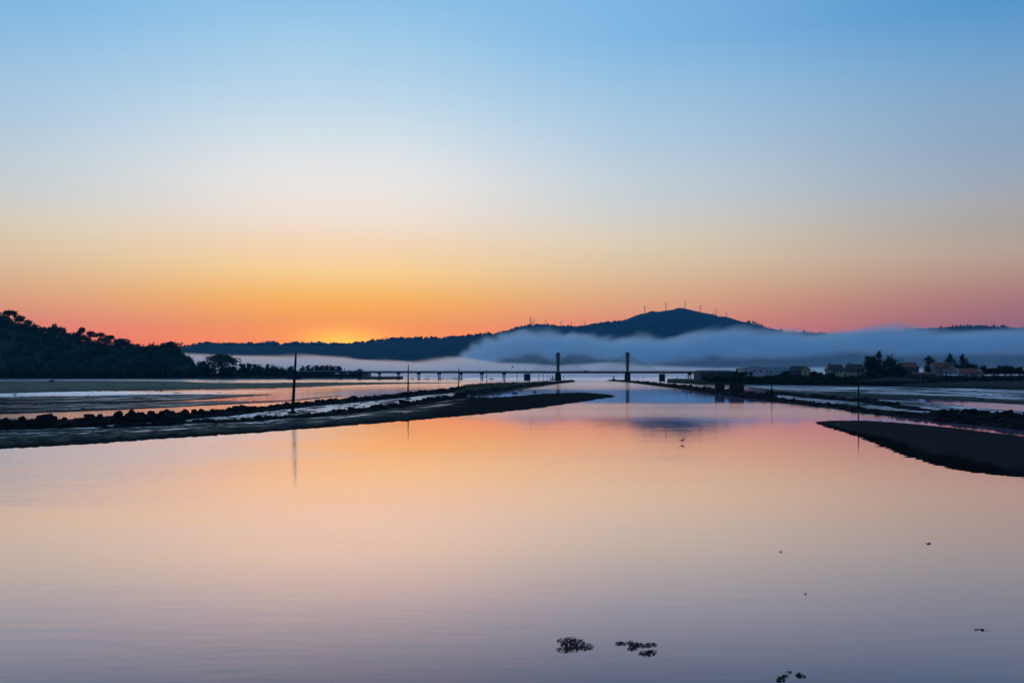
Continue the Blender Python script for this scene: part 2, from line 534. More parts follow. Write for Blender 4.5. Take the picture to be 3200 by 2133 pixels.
def mud_material(name, c1, c2, wet, sx=1.0, sy=14.0, film=0.32, green=None, seed=0.0, dry=False):
    """tidal mud: dull silt, streaks of standing water film; uses the sheet's own UV (u along, v across)"""
    m, nt, out = mat_base(name)
    uv = nd(nt, 'ShaderNodeUVMap')
    mp = nd(nt, 'ShaderNodeMapping')
    mp.inputs['Scale'].default_value = (sx, sy, 1)
    mp.inputs['Location'].default_value = (seed, seed * 1.7, 0)
    nt.links.new(uv.outputs[0], mp.inputs[0])
    n = nd(nt, 'ShaderNodeTexNoise')
    n.inputs['Scale'].default_value = 1.0
    n.inputs['Detail'].default_value = 7
    n.inputs['Roughness'].default_value = 0.65
    nt.links.new(mp.outputs[0], n.inputs[0])
    mp2 = nd(nt, 'ShaderNodeMapping')
    mp2.inputs['Scale'].default_value = (sx * 2.3, sy * 0.6, 1)
    mp2.inputs['Location'].default_value = (seed + 5, 3, 0)
    nt.links.new(uv.outputs[0], mp2.inputs[0])
    n2 = nd(nt, 'ShaderNodeTexNoise')
    n2.inputs['Scale'].default_value = 1.0
    n2.inputs['Detail'].default_value = 6
    nt.links.new(mp2.outputs[0], n2.inputs[0])
    c = ramp(nt, n2.outputs[0], [(0.35, c1), (0.65, c2)])
    if green is not None:
        c = mixc(nt, smooth(nt, n2.outputs[0], 0.5, 0.62), c, green)
    tc = nd(nt, 'ShaderNodeTexCoord')
    n3 = nd(nt, 'ShaderNodeTexNoise')
    n3.inputs['Scale'].default_value = 0.9
    n3.inputs['Detail'].default_value = 5
    nt.links.new(tc.outputs['Object'], n3.inputs[0])
    bp = nd(nt, 'ShaderNodeBump')
    bp.inputs['Strength'].default_value = 0.5
    bp.inputs['Distance'].default_value = 0.12
    nt.links.new(n3.outputs[0], bp.inputs['Height'])
    df = nd(nt, 'ShaderNodeBsdfDiffuse')
    nt.links.new(c, df.inputs[0])
    nt.links.new(bp.outputs[0], df.inputs['Normal'])
    bp2 = nd(nt, 'ShaderNodeBump')
    bp2.inputs['Strength'].default_value = 0.35
    bp2.inputs['Distance'].default_value = 0.05
    nt.links.new(n3.outputs[0], bp2.inputs['Height'])
    gl = nd(nt, 'ShaderNodeBsdfGlossy')
    gl.inputs['Color'].default_value = (0.8, 0.8, 0.85, 1)
    gl.inputs['Roughness'].default_value = film
    nt.links.new(bp2.outputs[0], gl.inputs['Normal'])
    # thresholds on the streak noise: above it the silt holds a film of water
    f = smooth(nt, n.outputs[0], 1.0 - wet - 0.05, 1.0 - wet + 0.07, 0.02, 0.85)
    su = nd(nt, 'ShaderNodeSeparateXYZ')
    nt.links.new(uv.outputs[0], su.inputs[0])
    f = mth(nt, 'MULTIPLY', f, smooth(nt, mth(nt, 'ADD', su.outputs[1], mth(nt, 'MULTIPLY', mth(nt, 'SUBTRACT', n2.outputs[0], .5), .3)), .12, .3))
    if dry:     # the seaward end and the lower slope have drained
        f = mth(nt, 'MULTIPLY', f, mth(nt, 'MULTIPLY', smooth(nt, su.outputs[1], .3, .6), smooth(nt, su.outputs[0], 5.7, 5.0)))
        # peaty darker sand towards the tip and in a band along the water
        dk_ = mth(nt, 'MAXIMUM', smooth(nt, su.outputs[0], 4.2, 5.6), smooth(nt, mth(nt, 'ADD', su.outputs[1], mth(nt, 'MULTIPLY', n2.outputs[0], .3)), .42, .26))
        nt.links.new(mixc(nt, dk_, c, (0.030, 0.023, 0.019)), df.inputs[0])
    mx = nd(nt, 'ShaderNodeMixShader')
    nt.links.new(f, mx.inputs[0])
    nt.links.new(df.outputs[0], mx.inputs[1])
    nt.links.new(gl.outputs[0], mx.inputs[2])
    nt.links.new(mx.outputs[0], out.inputs[0])
    return m


M['water'] = water_material()
M['mud'] = mud_material('tidal_mud', (0.055, 0.042, 0.034), (0.10, 0.078, 0.062), 0.44, 1.0, 9.0, seed=1.3)
M['mud_algae'] = mud_material('algae_mud', (0.17, 0.130, 0.080), (0.26, 0.205, 0.13), 0.33, 1.2, 6.0, green=(0.19, 0.165, 0.085), seed=7.0)
M['mud_bank'] = mud_material('sand_bank', (0.048, 0.038, 0.032), (0.105, 0.083, 0.068), 0.43, 2.0, 8.0, green=(0.11, 0.10, 0.055), seed=3.1, dry=True)
M['mud_dark'] = mud_material('dark_bank', (0.012, 0.009, 0.0085), (0.019, 0.0155, 0.014), 0.08, 1.0, 4.0, seed=9.4)
M['mud_wet'] = mud_material('wet_silt', (0.06, 0.045, 0.038), (0.12, 0.095, 0.08), 0.53, 3.0, 6.0, film=0.33, seed=5.5)
M['mud_marsh'] = mud_material('marsh_mud', (0.07, 0.058, 0.042), (0.12, 0.10, 0.075), 0.50, 1.3, 10.0, film=0.36, green=(0.05, 0.065, 0.04), seed=2.2)


# ------------------------------------------------------------------ air: haze
def volume_material(name, color, density, aniso=0.0):
    m, nt, out = mat_base(name)
    v = nd(nt, 'ShaderNodeVolumePrincipled')
    v.inputs['Color'].default_value = (*color, 1)
    v.inputs['Density'].default_value = density
    v.inputs['Anisotropy'].default_value = aniso
    nt.links.new(v.outputs[0], out.inputs['Volume'])
    return m, nt, v


HAZE = MB().box((0, 6400, 340), (19000, 14000, 684))
hz = HAZE.build('haze', volume_material('haze_air', (0.10, 0.62, 1.0), 3.4e-5)[0])
tag(hz, 'thin blue evening haze over the whole estuary', 'haze', kind='stuff')

# ------------------------------------------------------------------ water
wv = []
water = MB()
xs = [-9000, -2500, -600, 0, 600, 2500, 9000]
ys = [-550, 60, 250, 700, 2000, 6000, 13200]
gv = [(x, y, 0) for y in ys for x in xs]
gf = [(j * 7 + i, j * 7 + i + 1, (j + 1) * 7 + i + 1, (j + 1) * 7 + i) for j in range(6) for i in range(6)]
wt = link('water', make_mesh('water', gv, gf, M['water']))
tag(wt, 'still estuary water mirroring the orange and blue dusk sky', 'water', kind='structure')


# ------------------------------------------------------------------ far hills
def hill(name, prof, D, front, back, label, bump=4.0, step=8, freq=0.012):
    pxs = np.arange(prof[0][0], prof[-1][0] + 1, step)
    rows = [(-1.0, -0.9), (-.8, .18), (-.55, .48), (-.3, .74), (-.12, .93), (0, 1.0), (.3, .75), (.7, .3), (1.0, -0.02)]
    verts, nx = [], len(pxs)
    for k, (t, h) in enumerate(rows):
        Y = D + (front if t < 0 else back) * t
        for px in pxs:
            X = (px - 1600) / F * D
            zt = CH + (HZ - interp(prof, px)) / F * D
            zt += bump * fbm(X * freq, 3.7 + D)
            if h <= 0:
                z = -0.8
            else:
                z = zt * h + 0.10 * zt * (1 - h) * 2 * fbm(X * 0.004, Y * 0.004, 1.0)
            verts.append((X, Y, z))
    faces = [(j * nx + i, j * nx + i + 1, (j + 1) * nx + i + 1, (j + 1) * nx + i) for j in range(len(rows) - 1) for i in range(nx - 1)]
    o = link(name, make_mesh(name, verts, faces, M['hill'], True))
    tag(o, label, 'hill', kind='structure')
    return o


PROF_BACK = [(560, 1110), (700, 1092), (780, 1082), (830, 1070), (855, 1069), (880, 1076), (905, 1072), (950, 1071), (1000, 1069), (1030, 1075),
             (1048, 1072), (1060, 1076), (1100, 1085), (1250, 1100)]
PROF_LEFT = [(-500, 1100), (300, 1096), (460, 1090), (520, 1089), (580, 1086), (610, 1077), (650, 1073), (690, 1074), (740, 1076), (800, 1076),
             (880, 1077), (960, 1076), (1040, 1078), (1090, 1076), (1130, 1071), (1180, 1065), (1220, 1059), (1260, 1057), (1330, 1057),
             (1400, 1056), (1450, 1053), (1490, 1047), (1530, 1043), (1580, 1050), (1700, 1075), (1900, 1100)]
PROF_MTN = [(1380, 1090), (1480, 1062), (1540, 1046), (1580, 1036), (1600, 1030), (1625, 1023), (1650, 1018), (1680, 1018), (1706, 1016),
            (1730, 1018), (1745, 1022), (1765, 1020), (1785, 1021), (1800, 1023), (1826, 1020), (1860, 1014), (1900, 1008), (1940, 1005),
            (1962, 996), (1980, 988), (2004, 980), (2015, 979), (2036, 971), (2055, 974), (2081, 970), (2105, 967), (2118, 962), (2130, 962),
            (2150, 966), (2170, 970), (2188, 975), (2225, 981), (2245, 989), (2269, 989), (2290, 996), (2320, 1005), (2350, 1010), (2380, 1018),
            (2410, 1026), (2440, 1035), (2480, 1041), (2520, 1040), (2550, 1041), (2590, 1046), (2640, 1043), (2700, 1046), (2780, 1040),
            (2830, 1031), (2880, 1027), (2960, 1023), (3010, 1019), (3060, 1021), (3100, 1020), (3160, 1024), (3260, 1030), (3500, 1045),
            (3900, 1070)]
hill('far_hill', PROF_BACK, 10000, 900, 800, 'pale farthest ridge under the sunset glow', 3.0)
hill('left_hill', PROF_LEFT, 6000, 1200, 1000, 'long low dark blue wooded ridge below the sunset glow', 3.0)
hill('mountain', PROF_MTN, 8000, 1700, 1500, 'dark blue mountain with wind turbines along its crest', 2.0)


def ridge_forest(prof, D, n, smin, smax, x0, x1, bump, freq=0.012):
    base = np.array([(1, 0, 0), (0, 1, 0), (-1, 0, 0), (0, -1, 0), (0, 0, 1.0), (.5, .5, .75), (-.5, -.4, .8)], float)
    fc = np.array([(0, 1, 5), (1, 2, 4), (2, 3, 6), (3, 0, 4), (0, 5, 4), (5, 1, 4), (2, 6, 4), (6, 3, 4)])
    P, Q = [], []
    for i in range(n):
        px = RNG.uniform(x0, x1)
        X = (px - 1600) / F * D
        cl = fbm(px * 0.03, 9.1)
        if cl < -0.25 and RNG.random() < .7:
            continue
        z = CH + (HZ - interp(prof, px)) / F * D + bump * fbm(X * freq, 3.7 + D) - 1.5
        dy = RNG.uniform(-60, 10)
        s = RNG.uniform(smin, smax) * (1 + max(0, cl) * .8)
        h = s * RNG.uniform(.6, 1.5)
        P.append(base * np.array([s * .6, s * .6, h]) + np.array([X, D + dy, z]))
        Q.append(fc + 7 * (len(P) - 1))
    return np.concatenate(P), np.concatenate(Q)


fp, fq = [], []
for args in ((PROF_LEFT, 6000, 1100, 5, 11, 420, 1560, 3.0), (PROF_MTN, 8000, 420, 6, 13, 1480, 1960, 2.0),
             (PROF_MTN, 8000, 380, 6, 15, 2330, 3400, 2.0), (PROF_BACK, 10000, 120, 8, 14, 780, 1060, 3.0)):
    a, b = ridge_forest(*args)
    fq.append(b + sum(len(q) for q in fp))
    fp.append(a)
ff = link('distant_forest', tri_soup('distant_forest', np.concatenate(fp), np.concatenate(fq), M['hill']))
tag(ff, 'far-off trees roughening the crests of the blue hills', 'forest', kind='stuff')


# ------------------------------------------------------------------ fog
def fog(name, y0, y1, ztop, prof, Dref, density, color, soft, nscale, namp, front, label, xr, aniso=0.0, base=None, deck=None, wisp=0):
    x0, x1 = xr
    o = MB().box(((x0 + x1) / 2, (y0 + y1) / 2, ztop / 2 + .1), (x1 - x0, y1 - y0, ztop - .1)).build(name, None)
    m, nt, v = volume_material(name + '_vapour', color, 0.0, aniso)
    o.data.materials.append(m)
    tc = nd(nt, 'ShaderNodeTexCoord')
    sep = nd(nt, 'ShaderNodeSeparateXYZ')
    nt.links.new(tc.outputs['Object'], sep.inputs[0])
    x, y, z = sep.outputs
    fx = nd(nt, 'ShaderNodeMapRange')
    nt.links.new(x, fx.inputs[0])
    fx.inputs[1].default_value = x0
    fx.inputs[2].default_value = x1
    pts = [(((px - 1600) / F * Dref - x0) / (x1 - x0), max(0.0, CH + (HZ - py) / F * Dref) / ztop) for px, py in prof]
    pts = [p for p in pts if 0.0 <= p[0] <= 1.0]
    top = ramp(nt, fx.outputs[0], [(p, (h, h, h)) for p, h in pts[:32]], 'EASE')
    top = mth(nt, 'MULTIPLY', top, ztop)
    # crest wobbles: large billows and finer wisps
    mp = nd(nt, 'ShaderNodeMapping')
    mp.inputs['Scale'].default_value = (1 / nscale, 1 / (nscale * 7), 1.3 / nscale)
    nt.links.new(tc.outputs['Object'], mp.inputs[0])
    n = nd(nt, 'ShaderNodeTexNoise')
    n.inputs['Scale'].default_value = 1.0
    n.inputs['Detail'].default_value = 6
    n.inputs['Roughness'].default_value = 0.58
    nt.links.new(mp.outputs[0], n.inputs[0])
    top = mth(nt, 'ADD', top, mth(nt, 'MULTIPLY', mth(nt, 'SUBTRACT', n.outputs[0], 0.5), namp))
    fr = smooth(nt, y, y0, y0 + front)
    if wisp:
        mp2 = nd(nt, 'ShaderNodeMapping')
        mp2.inputs['Scale'].default_value = (1 / 38, 1 / 260, 1 / 30)
        nt.links.new(tc.outputs['Object'], mp2.inputs[0])
        n2 = nd(nt, 'ShaderNodeTexNoise')
        n2.inputs['Scale'].default_value = 1.0
        n2.inputs['Detail'].default_value = 5
        n2.inputs['Distortion'].default_value = 0.6
        nt.links.new(mp2.outputs[0], n2.inputs[0])
        top = mth(nt, 'ADD', top, mth(nt, 'MULTIPLY', mth(nt, 'SUBTRACT', n2.outputs[0], 0.5), wisp))
    d = nd(nt, 'ShaderNodeMapRange')
    d.interpolation_type = 'SMOOTHSTEP'
    nt.links.new(mth(nt, 'SUBTRACT', top, z), d.inputs[0])
    d.inputs[1].default_value = 0.0
    d.inputs[2].default_value = soft
    dens = mth(nt, 'MULTIPLY', d.outputs[0], density)
    dens = mth(nt, 'MULTIPLY', dens, fr)
    if deck is not None:        # a dense deck of cloud over thinner mist
        u0, u1, frac = deck
        dens = mth(nt, 'MULTIPLY', dens, smooth(nt, mth(nt, 'SUBTRACT', top, z), u0, u1, 1.0, frac))
    if base is not None:
        dens = mth(nt, 'MULTIPLY', dens, smooth(nt, z, base[0], base[1]))
    dens = mth(nt, 'MULTIPLY', dens, smooth(nt, x, x0, x0 + 60))
    nt.links.new(dens, v.inputs['Density'])
    tag(o, label, 'fog', kind='stuff')
    return o


FOG_BANK = [(1405, 1170), (1430, 1142), (1455, 1118), (1490, 1090), (1530, 1064), (1580, 1046), (1640, 1040), (1700, 1044), (1760, 1052),
            (1795, 1040), (1830, 1050), (1900, 1060), (1960, 1064), (2040, 1062), (2120, 1058), (2180, 1048), (2260, 1042), (2320, 1036),
            (2380, 1044), (2450, 1044), (2560, 1043), (2640, 1038), (2700, 1028), (2740, 1022), (2790, 1032), (2860, 1042), (2950, 1036),
            (3050, 1040), (3120, 1030), (3220, 1030), (3500, 1036)]
LOW_FOG = [(330, 1095), (560, 1098), (640, 1104), (760, 1105), (900, 1110), (985, 1103), (1040, 1113), (1120, 1117), (1180, 1124), (1230, 1120),
           (1290, 1128), (1340, 1122), (1420, 1114), (1500, 1120), (1580, 1128), (1700, 1134), (1820, 1136), (1900, 1128), (2000, 1134),
           (2200, 1142), (2500, 1144), (2800, 1145), (3400, 1145)]
fog('fog_bank', 1880, 2420, 150, [(px, py - 16) for px, py in FOG_BANK], 2080, 0.018, (0.70, 0.89, 1.0), 34, 115, 58, 120,
    'rolling blue fog bank hiding the foot of the mountain', (-140, 1600), 0.7, deck=(16, 62, 0.04), wisp=34)
fog('low_fog', 1330, 1800, 60, LOW_FOG, 1500, 0.013, (1.0, 0.98, 1.0), 9, 80, 10, 90,
    'pale lavender fog lying low on the water behind the bridge', (-1050, 1350), 0.86)


# ------------------------------------------------------------------ land, mud and sand sheets
def strip(name, top, bot, z0, z1, mat, label, cat, nlen=None, m=7, jx=3.0, jy=0.5, seed=0.0, kind='structure', rag=0.0):
    """a sheet between two shore lines read off the photograph: z0 at the near edge, z1 at the far edge, ragged edges"""
    def res(line, n, sd, ragged):
        line = np.array(line, float)
        seg = np.r_[0, np.cumsum(np.hypot(np.diff(line[:, 0]), 6 * np.diff(line[:, 1])))]
        t = np.linspace(0, seg[-1], n)
        X = np.interp(t, seg, line[:, 0])
        Y = np.interp(t, seg, line[:, 1])
        J = np.zeros(n)
        for i in range(n):
            k = min(1.0, i / 3, (n - 1 - i) / 3)
            Y[i] += k * jy * fbm(X[i] * .05, sd) * 2
            X[i] += k * jx * fbm(X[i] * .08, sd + 5)
            J[i] = k * ragged * (fbm(Y[i] * .55, sd + 11, 0, 3) + (RNG.random() - .5) * .7)
        return X, Y, J
    n = nlen or max(24, int(abs(top[-1][0] - top[0][0]) / 5))
    tx, ty, tj = res(top, n, seed, 0)
    bx_, by_, bj = res(bot, n, seed + 31, rag)
    verts, uv = [], []
    for j in range(m):
        t = j / (m - 1)
        for i in range(n):
            px = bx_[i] * (1 - t) + tx[i] * t + bj[i] * max(0.0, 1 - t * 9.0)
            Yb = CH * F / (by_[i] - HZ)
            Yt = CH * F / (ty[i] - HZ)
            Y = Yb * (1 - t) + Yt * t
            z = z0 * (1 - t) + z1 * t + 0.35 * (z1 - z0) * math.sin(math.pi * t)
            if j == 0 or i in (0, n - 1):
                z = min(z, 0.012 + z0)
            z += 0.03 * fbm(px * .02, Y * .08, seed) * math.sin(math.pi * t)
            verts.append(((px - 1600) / F * (Yb * (1 - t) + Yt * t), Y, z))
            uv.append((px / 260.0, t))
    faces = [(j * n + i, j * n + i + 1, (j + 1) * n + i + 1, (j + 1) * n + i) for j in range(m - 1) for i in range(n - 1)]
    b = len(verts)
    ring = [i for i in range(n)] + [j * n + n - 1 for j in range(1, m)] + [(m - 1) * n + i for i in range(n - 2, -1, -1)] + [j * n for j in range(m - 2, 0, -1)]
    for r in ring:
        x, y, z = verts[r]
        verts.append((x, y, -0.4))
        uv.append(uv[r])
    for k in range(len(ring)):
        k2 = (k + 1) % len(ring)
        faces.append((ring[k2], ring[k], b + k, b + k2))
    me = make_mesh(name, verts, faces, mat, True)
    ul = me.uv_layers.new(name='UVMap')
    vi = np.zeros(len(me.loops), np.int32)
    me.loops.foreach_get('vertex_index', vi)
    ul.data.foreach_set('uv', np.array(uv, np.float32)[vi].ravel())
    o = link(name, me)
    tag(o, label, cat, kind=kind)
    return o


strip('algae_flat', [(-1200, 1194), (-320, 1191.5), (0, 1190.5), (150, 1190), (300, 1190), (450, 1190), (560, 1192), (650, 1195.5), (800, 1196), (1000, 1194), (1200, 1194.3),
                     (1350, 1194.6), (1440, 1195.2)],
      [(-1200, 1247), (-320, 1234), (0, 1229), (150, 1225), (300, 1222), (450, 1221), (600, 1217), (750, 1214), (850, 1213), (940, 1210), (1000, 1207), (1100, 1203),
       (1200, 1200), (1300, 1198), (1440, 1196)], .03, .10, M['mud_algae'], 'olive algae covered tidal flat before the wooded shore', 'mudflat', seed=1.0)
strip('mud_flat', [(-1200, 1255), (-320, 1243), (0, 1240.5), (150, 1238.5), (300, 1236), (450, 1233), (600, 1232), (750, 1232), (850, 1232.4)],
      [(-1200, 1296), (-320, 1276), (0, 1266), (150, 1263), (300, 1261), (400, 1259), (520, 1254), (640, 1248), (720, 1242), (780, 1237.5), (848, 1233.4)],
      .03, .09, M['mud'], 'grey mud tongue between two strips of shallow water', 'mudflat', seed=2.0)
strip('mud_spit', [(-1200, 1298), (-320, 1278), (0, 1267.6), (150, 1264.5), (300, 1262.3), (400, 1260.3), (520, 1256), (640, 1253.4), (720, 1253), (790, 1254.5), (900, 1250), (960, 1244.5),
                   (1010, 1240), (1066, 1236)],
      [(-1200, 1330), (-320, 1304), (0, 1294), (200, 1287), (400, 1279), (500, 1274), (600, 1269), (700, 1264), (800, 1259), (900, 1253.2), (960, 1248), (1010, 1242),
       (1066, 1236.8)], .03, .08, M['mud'], 'long mud spit tapering to a point in the pink channel', 'mudflat', seed=3.0)
strip('wet_silt', [(330, 1328), (480, 1308), (600, 1300), (700, 1290), (800, 1281), (900, 1272), (1000, 1263), (1100, 1255), (1200, 1247), (1300, 1238), (1400, 1230), (1470, 1224)],
      [(330, 1346), (480, 1333), (600, 1327), (700, 1321), (800, 1317), (900, 1310), (1000, 1303), (1100, 1292), (1200, 1281), (1300, 1265), (1400, 1249), (1470, 1240)],
      .06, .10, M['mud_wet'], 'glinting wet silt between the two left rock rows', 'mudflat', seed=4.0, m=9)
strip('sand_bank', [(-1200, 1386), (-320, 1352), (0, 1347), (200, 1341), (400, 1336), (600, 1327), (800, 1317), (1000, 1304), (1100, 1293), (1200, 1282), (1300, 1267), (1400, 1251),
                    (1470, 1243), (1540, 1243), (1600, 1240), (1650, 1236), (1700, 1231.5), (1750, 1229), (1800, 1228), (1860, 1229.5), (1895, 1233), (1922, 1238)],
      [(-1200, 1482), (-320, 1423), (0, 1402), (100, 1397), (200, 1391), (300, 1386), (400, 1378), (500, 1371), (600, 1365), (700, 1358), (800, 1352), (900, 1344), (1000, 1336),
       (1100, 1328), (1200, 1320), (1300, 1312), (1400, 1303), (1500, 1294), (1600, 1284), (1700, 1272), (1800, 1257), (1860, 1248), (1895, 1243.5), (1922, 1239)],
      .03, .26, M['mud_bank'], 'long dark sand bank sloping to the orange water, left', 'mudflat', seed=5.0, m=12, jx=5, jy=1.0, rag=14, nlen=520)
strip('dark_sand_bank', [(2548, 1318), (2600, 1314), (2700, 1314), (2800, 1320), (2900, 1329), (3000, 1339), (3100, 1352), (3200, 1364), (3600, 1417), (4100, 1480), (4500, 1560), (4700, 1650)],
      [(2549, 1321), (2590, 1335), (2650, 1353), (2750, 1388), (2800, 1410), (2850, 1430), (2900, 1443), (2960, 1459), (3000, 1469), (3100, 1482), (3200, 1491),
       (3600, 1538), (4000, 1590), (4400, 1640), (4640, 1662), (4700, 1655)], .012, .05, M['mud_dark'], 'smooth black sand bank with a ragged edge in pink water, right', 'mudflat', seed=6.0, nlen=620, m=10, jx=4, jy=.6, rag=34)
strip('marsh_flat', [(2330, 1203), (2450, 1204.5), (2600, 1206), (2800, 1209), (3000, 1213), (3200, 1219), (3600, 1231), (4600, 1262)],
      [(2330, 1210), (2400, 1221), (2500, 1230), (2600, 1237), (2700, 1240), (2800, 1243), (2900, 1246.5), (3000, 1251), (3100, 1258), (3200, 1264), (3600, 1290), (4600, 1345)],
      .04, .12, M['mud_marsh'], 'grey streaked marsh flat before the village shore', 'mudflat', seed=7.0, m=9)
strip('silt_margin', [(2430, 1236), (2550, 1241), (2650, 1245), (2720, 1248.5), (2800, 1252), (2900, 1258), (2990, 1266), (3060, 1276), (3200, 1285), (3500, 1310), (4300, 1372)],
      [(2430, 1250), (2550, 1266), (2650, 1277), (2720, 1288), (2800, 1295), (2900, 1306), (2990, 1317), (3060, 1325), (3200, 1342), (3500, 1384), (4300, 1478)],
      .02, .08, M['mud_marsh'], 'wet silt margin among the right rock rows', 'mudflat', seed=8.0, m=8)


# ------------------------------------------------------------------ stones
def stone_mesh(k):
    rs = np.random.default_rng(100 + k)
    bm = bmesh.new()
    pts = rs.normal(size=(17, 3))
    pts /= np.linalg.norm(pts, axis=1)[:, None]
    pts *= rs.uniform(.78, 1.05, (17, 1))
    pts *= np.array([1.0, rs.uniform(.75, 1), rs.uniform(.6, .85)])
    for p in pts:
        bm.verts.new(p)
    r = bmesh.ops.convex_hull(bm, input=bm.verts)
    bmesh.ops.delete(bm, geom=[e for e in r['geom_interior'] if isinstance(e, bmesh.types.BMVert)], context='VERTS')
    bmesh.ops.triangulate(bm, faces=bm.faces)
    me = bpy.data.meshes.new('stone')
    bm.to_mesh(me)
    bm.free()
    me.materials.append(M['rock'])
    return me


STONES = [stone_mesh(k) for k in range(9)]
STONE_NP = []
for me in STONES:
    co = np.zeros(len(me.vertices) * 3)
    me.vertices.foreach_get('co', co)
    STONE_NP.append((co.reshape(-1, 3), np.array([tuple(p.vertices) for p in me.polygons])))


def rotm(rs):
    a, b, c = rs.uniform(0, 6.28), rs.uniform(-.5, .5), rs.uniform(-.5, .5)
    return np.array(Matrix.Rotation(a, 3, 'Z') @ Matrix.Rotation(b, 3, 'X') @ Matrix.Rotation(c, 3, 'Y'))


def breakwater(label, line, H, W, rmin, rmax, per_m, nparts=280, seed=0, lump=0.22):
    """rock training wall: low lumpy core and heaped stones; the nearest stones are single parts"""
    rs = np.random.default_rng(seed)
    pts = [G(px, py) for px, py in line]
    P = np.array([(p.x, p.y) for p in pts])
    Hs = np.array([H(px) if callable(H) else H for px, _ in line])
    seg = np.r_[0, np.cumsum(np.hypot(*np.diff(P, axis=0).T))]
    L = seg[-1]
    root = empty('breakwater', (P[0][0], P[0][1], 0))
    tag(root, label, 'breakwater', 'rock walls along the channel')
    # core
    n = int(L / 1.5) + 2
    S = np.linspace(0, L, n)
    cx, cyy, hh = np.interp(S, seg, P[:, 0]), np.interp(S, seg, P[:, 1]), np.interp(S, seg, Hs)
    tx, ty = np.gradient(cx), np.gradient(cyy)
    ln = np.hypot(tx, ty)
    nx, ny = -ty / ln, tx / ln
    verts = []
    prof = [(-.5, -.3), (-.42, .3), (-.22, .66), (0, .78), (.22, .66), (.42, .3), (.5, -.3)]
    for i in range(n):
        for u, z in prof:
            q = 1 + .35 * fbm(S[i] * .4, u * 3, seed)
            zz = z * hh[i] * (q if z > 0 else 1)
            verts.append((cx[i] + nx[i] * u * W * q - P[0][0], cyy[i] + ny[i] * u * W * q - P[0][1], zz))
    m = len(prof)
    faces = [(i * m + j, i * m + j + 1, (i + 1) * m + j + 1, (i + 1) * m + j) for i in range(n - 1) for j in range(m - 1)]
    faces += [tuple(range(m)), tuple(range((n - 1) * m + m - 1, (n - 1) * m - 1, -1))]
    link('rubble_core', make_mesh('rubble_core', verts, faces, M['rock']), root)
    # stones
    items = []
    for i in range(int(L * per_m)):
        s = rs.uniform(0, L)
        x, y, h = np.interp(s, seg, P[:, 0]), np.interp(s, seg, P[:, 1]), np.interp(s, seg, Hs)
        k = np.searchsorted(seg, s) - 1
        k = min(max(k, 0), len(P) - 2)
        t = (P[k + 1] - P[k]) / np.linalg.norm(P[k + 1] - P[k])
        u = np.clip(rs.normal(0, .24), -.55, .55)
        r = (rmin + (rmax - rmin) * rs.random() ** 1.8) * (1 + rs.uniform(.3, .8) * (rs.random() < .1))
        hl = h * (1 + lump * fbm(s * .12, seed * 3.3) * 2)
        z = max(0, hl * (1 - abs(u * 2) ** 1.4)) * rs.uniform(.4, 1.05) - .35 * r
        d = y
        items.append((r / d, x - t[1] * u * W, y + t[0] * u * W, z, r))
    items.sort(key=lambda q: -q[0])
    for it in items[:nparts]:
        o = link('stone', STONES[rs.integers(len(STONES))], root)
        o.location = (it[1] - P[0][0], it[2] - P[0][1], it[3])
        o.rotation_euler = (rs.uniform(-.4, .4), rs.uniform(-.4, .4), rs.uniform(0, 6.28))
        s = it[4]
        o.scale = (s * rs.uniform(.9, 1.8), s * rs.uniform(.8, 1.1), s * rs.uniform(.65, 1.1))
    vs, fs, b = [], [], 0
    for it in items[nparts:]:
        co, fc = STONE_NP[rs.integers(len(STONE_NP))]
        vs.append((co * it[4]) @ rotm(rs).T + np.array([it[1] - P[0][0], it[2] - P[0][1], it[3]]))
        fs.append(fc + b)
        b += len(co)
    if vs:
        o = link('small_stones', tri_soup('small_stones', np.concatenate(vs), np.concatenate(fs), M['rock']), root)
        o['kind'] = 'stuff'
    return root


LROW1 = [(-1200, 1395), (-600, 1371), (-200, 1355), (0, 1347), (100, 1343), (200, 1337), (300, 1329), (400, 1322), (500, 1316), (600, 1307), (700, 1299), (800, 1286), (900, 1276), (1000, 1266), (1060, 1260),
         (1130, 1254), (1200, 1248), (1270, 1241), (1340, 1231), (1400, 1226), (1450, 1221)]
LROW2 = [(330, 1343), (400, 1338), (480, 1335), (540, 1330), (600, 1326), (680, 1323), (760, 1320), (840, 1314), (900, 1310), (960, 1307), (1020, 1302), (1080, 1295), (1130, 1290),
         (1200, 1281), (1260, 1272), (1340, 1259), (1400, 1249), (1450, 1244)]
breakwater('farther left rock row, reaching from the frame edge to the grassy mound', LROW1,
           lambda px: np.interp(px, [0, 200, 400, 500, 560, 700, 1000, 1450], [1.9, 1.9, 1.75, 1.75, 1.5, 1.35, 1.3, 1.7]), 4.2, .55, 1.15, 5.0, 290, 11)
breakwater('nearer left rock row, beside the wet silt and sand bank', LROW2,
           lambda px: np.interp(px, [330, 500, 800, 1000, 1100, 1450], [.7, .75, .9, 1.0, 1.25, 1.4]), 3.2, .45, .95, 5.0, 290, 12)
LTIP = [(1440, 1236), (1500, 1229), (1560, 1222), (1620, 1214), (1680, 1206.5), (1725, 1200), (1760, 1195.5), (1790, 1192.2)]
breakwater('left rock wall end, running out under the left bridge pylon', LTIP, 1.6, 5.0, .5, 1.0, 3.0, 120, 13)
RTIP = [(1905, 1189.5), (1940, 1191.5), (1980, 1195), (2020, 1200), (2060, 1205), (2110, 1210.5), (2160, 1216.5), (2210, 1223), (2260, 1230), (2310, 1237), (2360, 1243), (2410, 1248)]
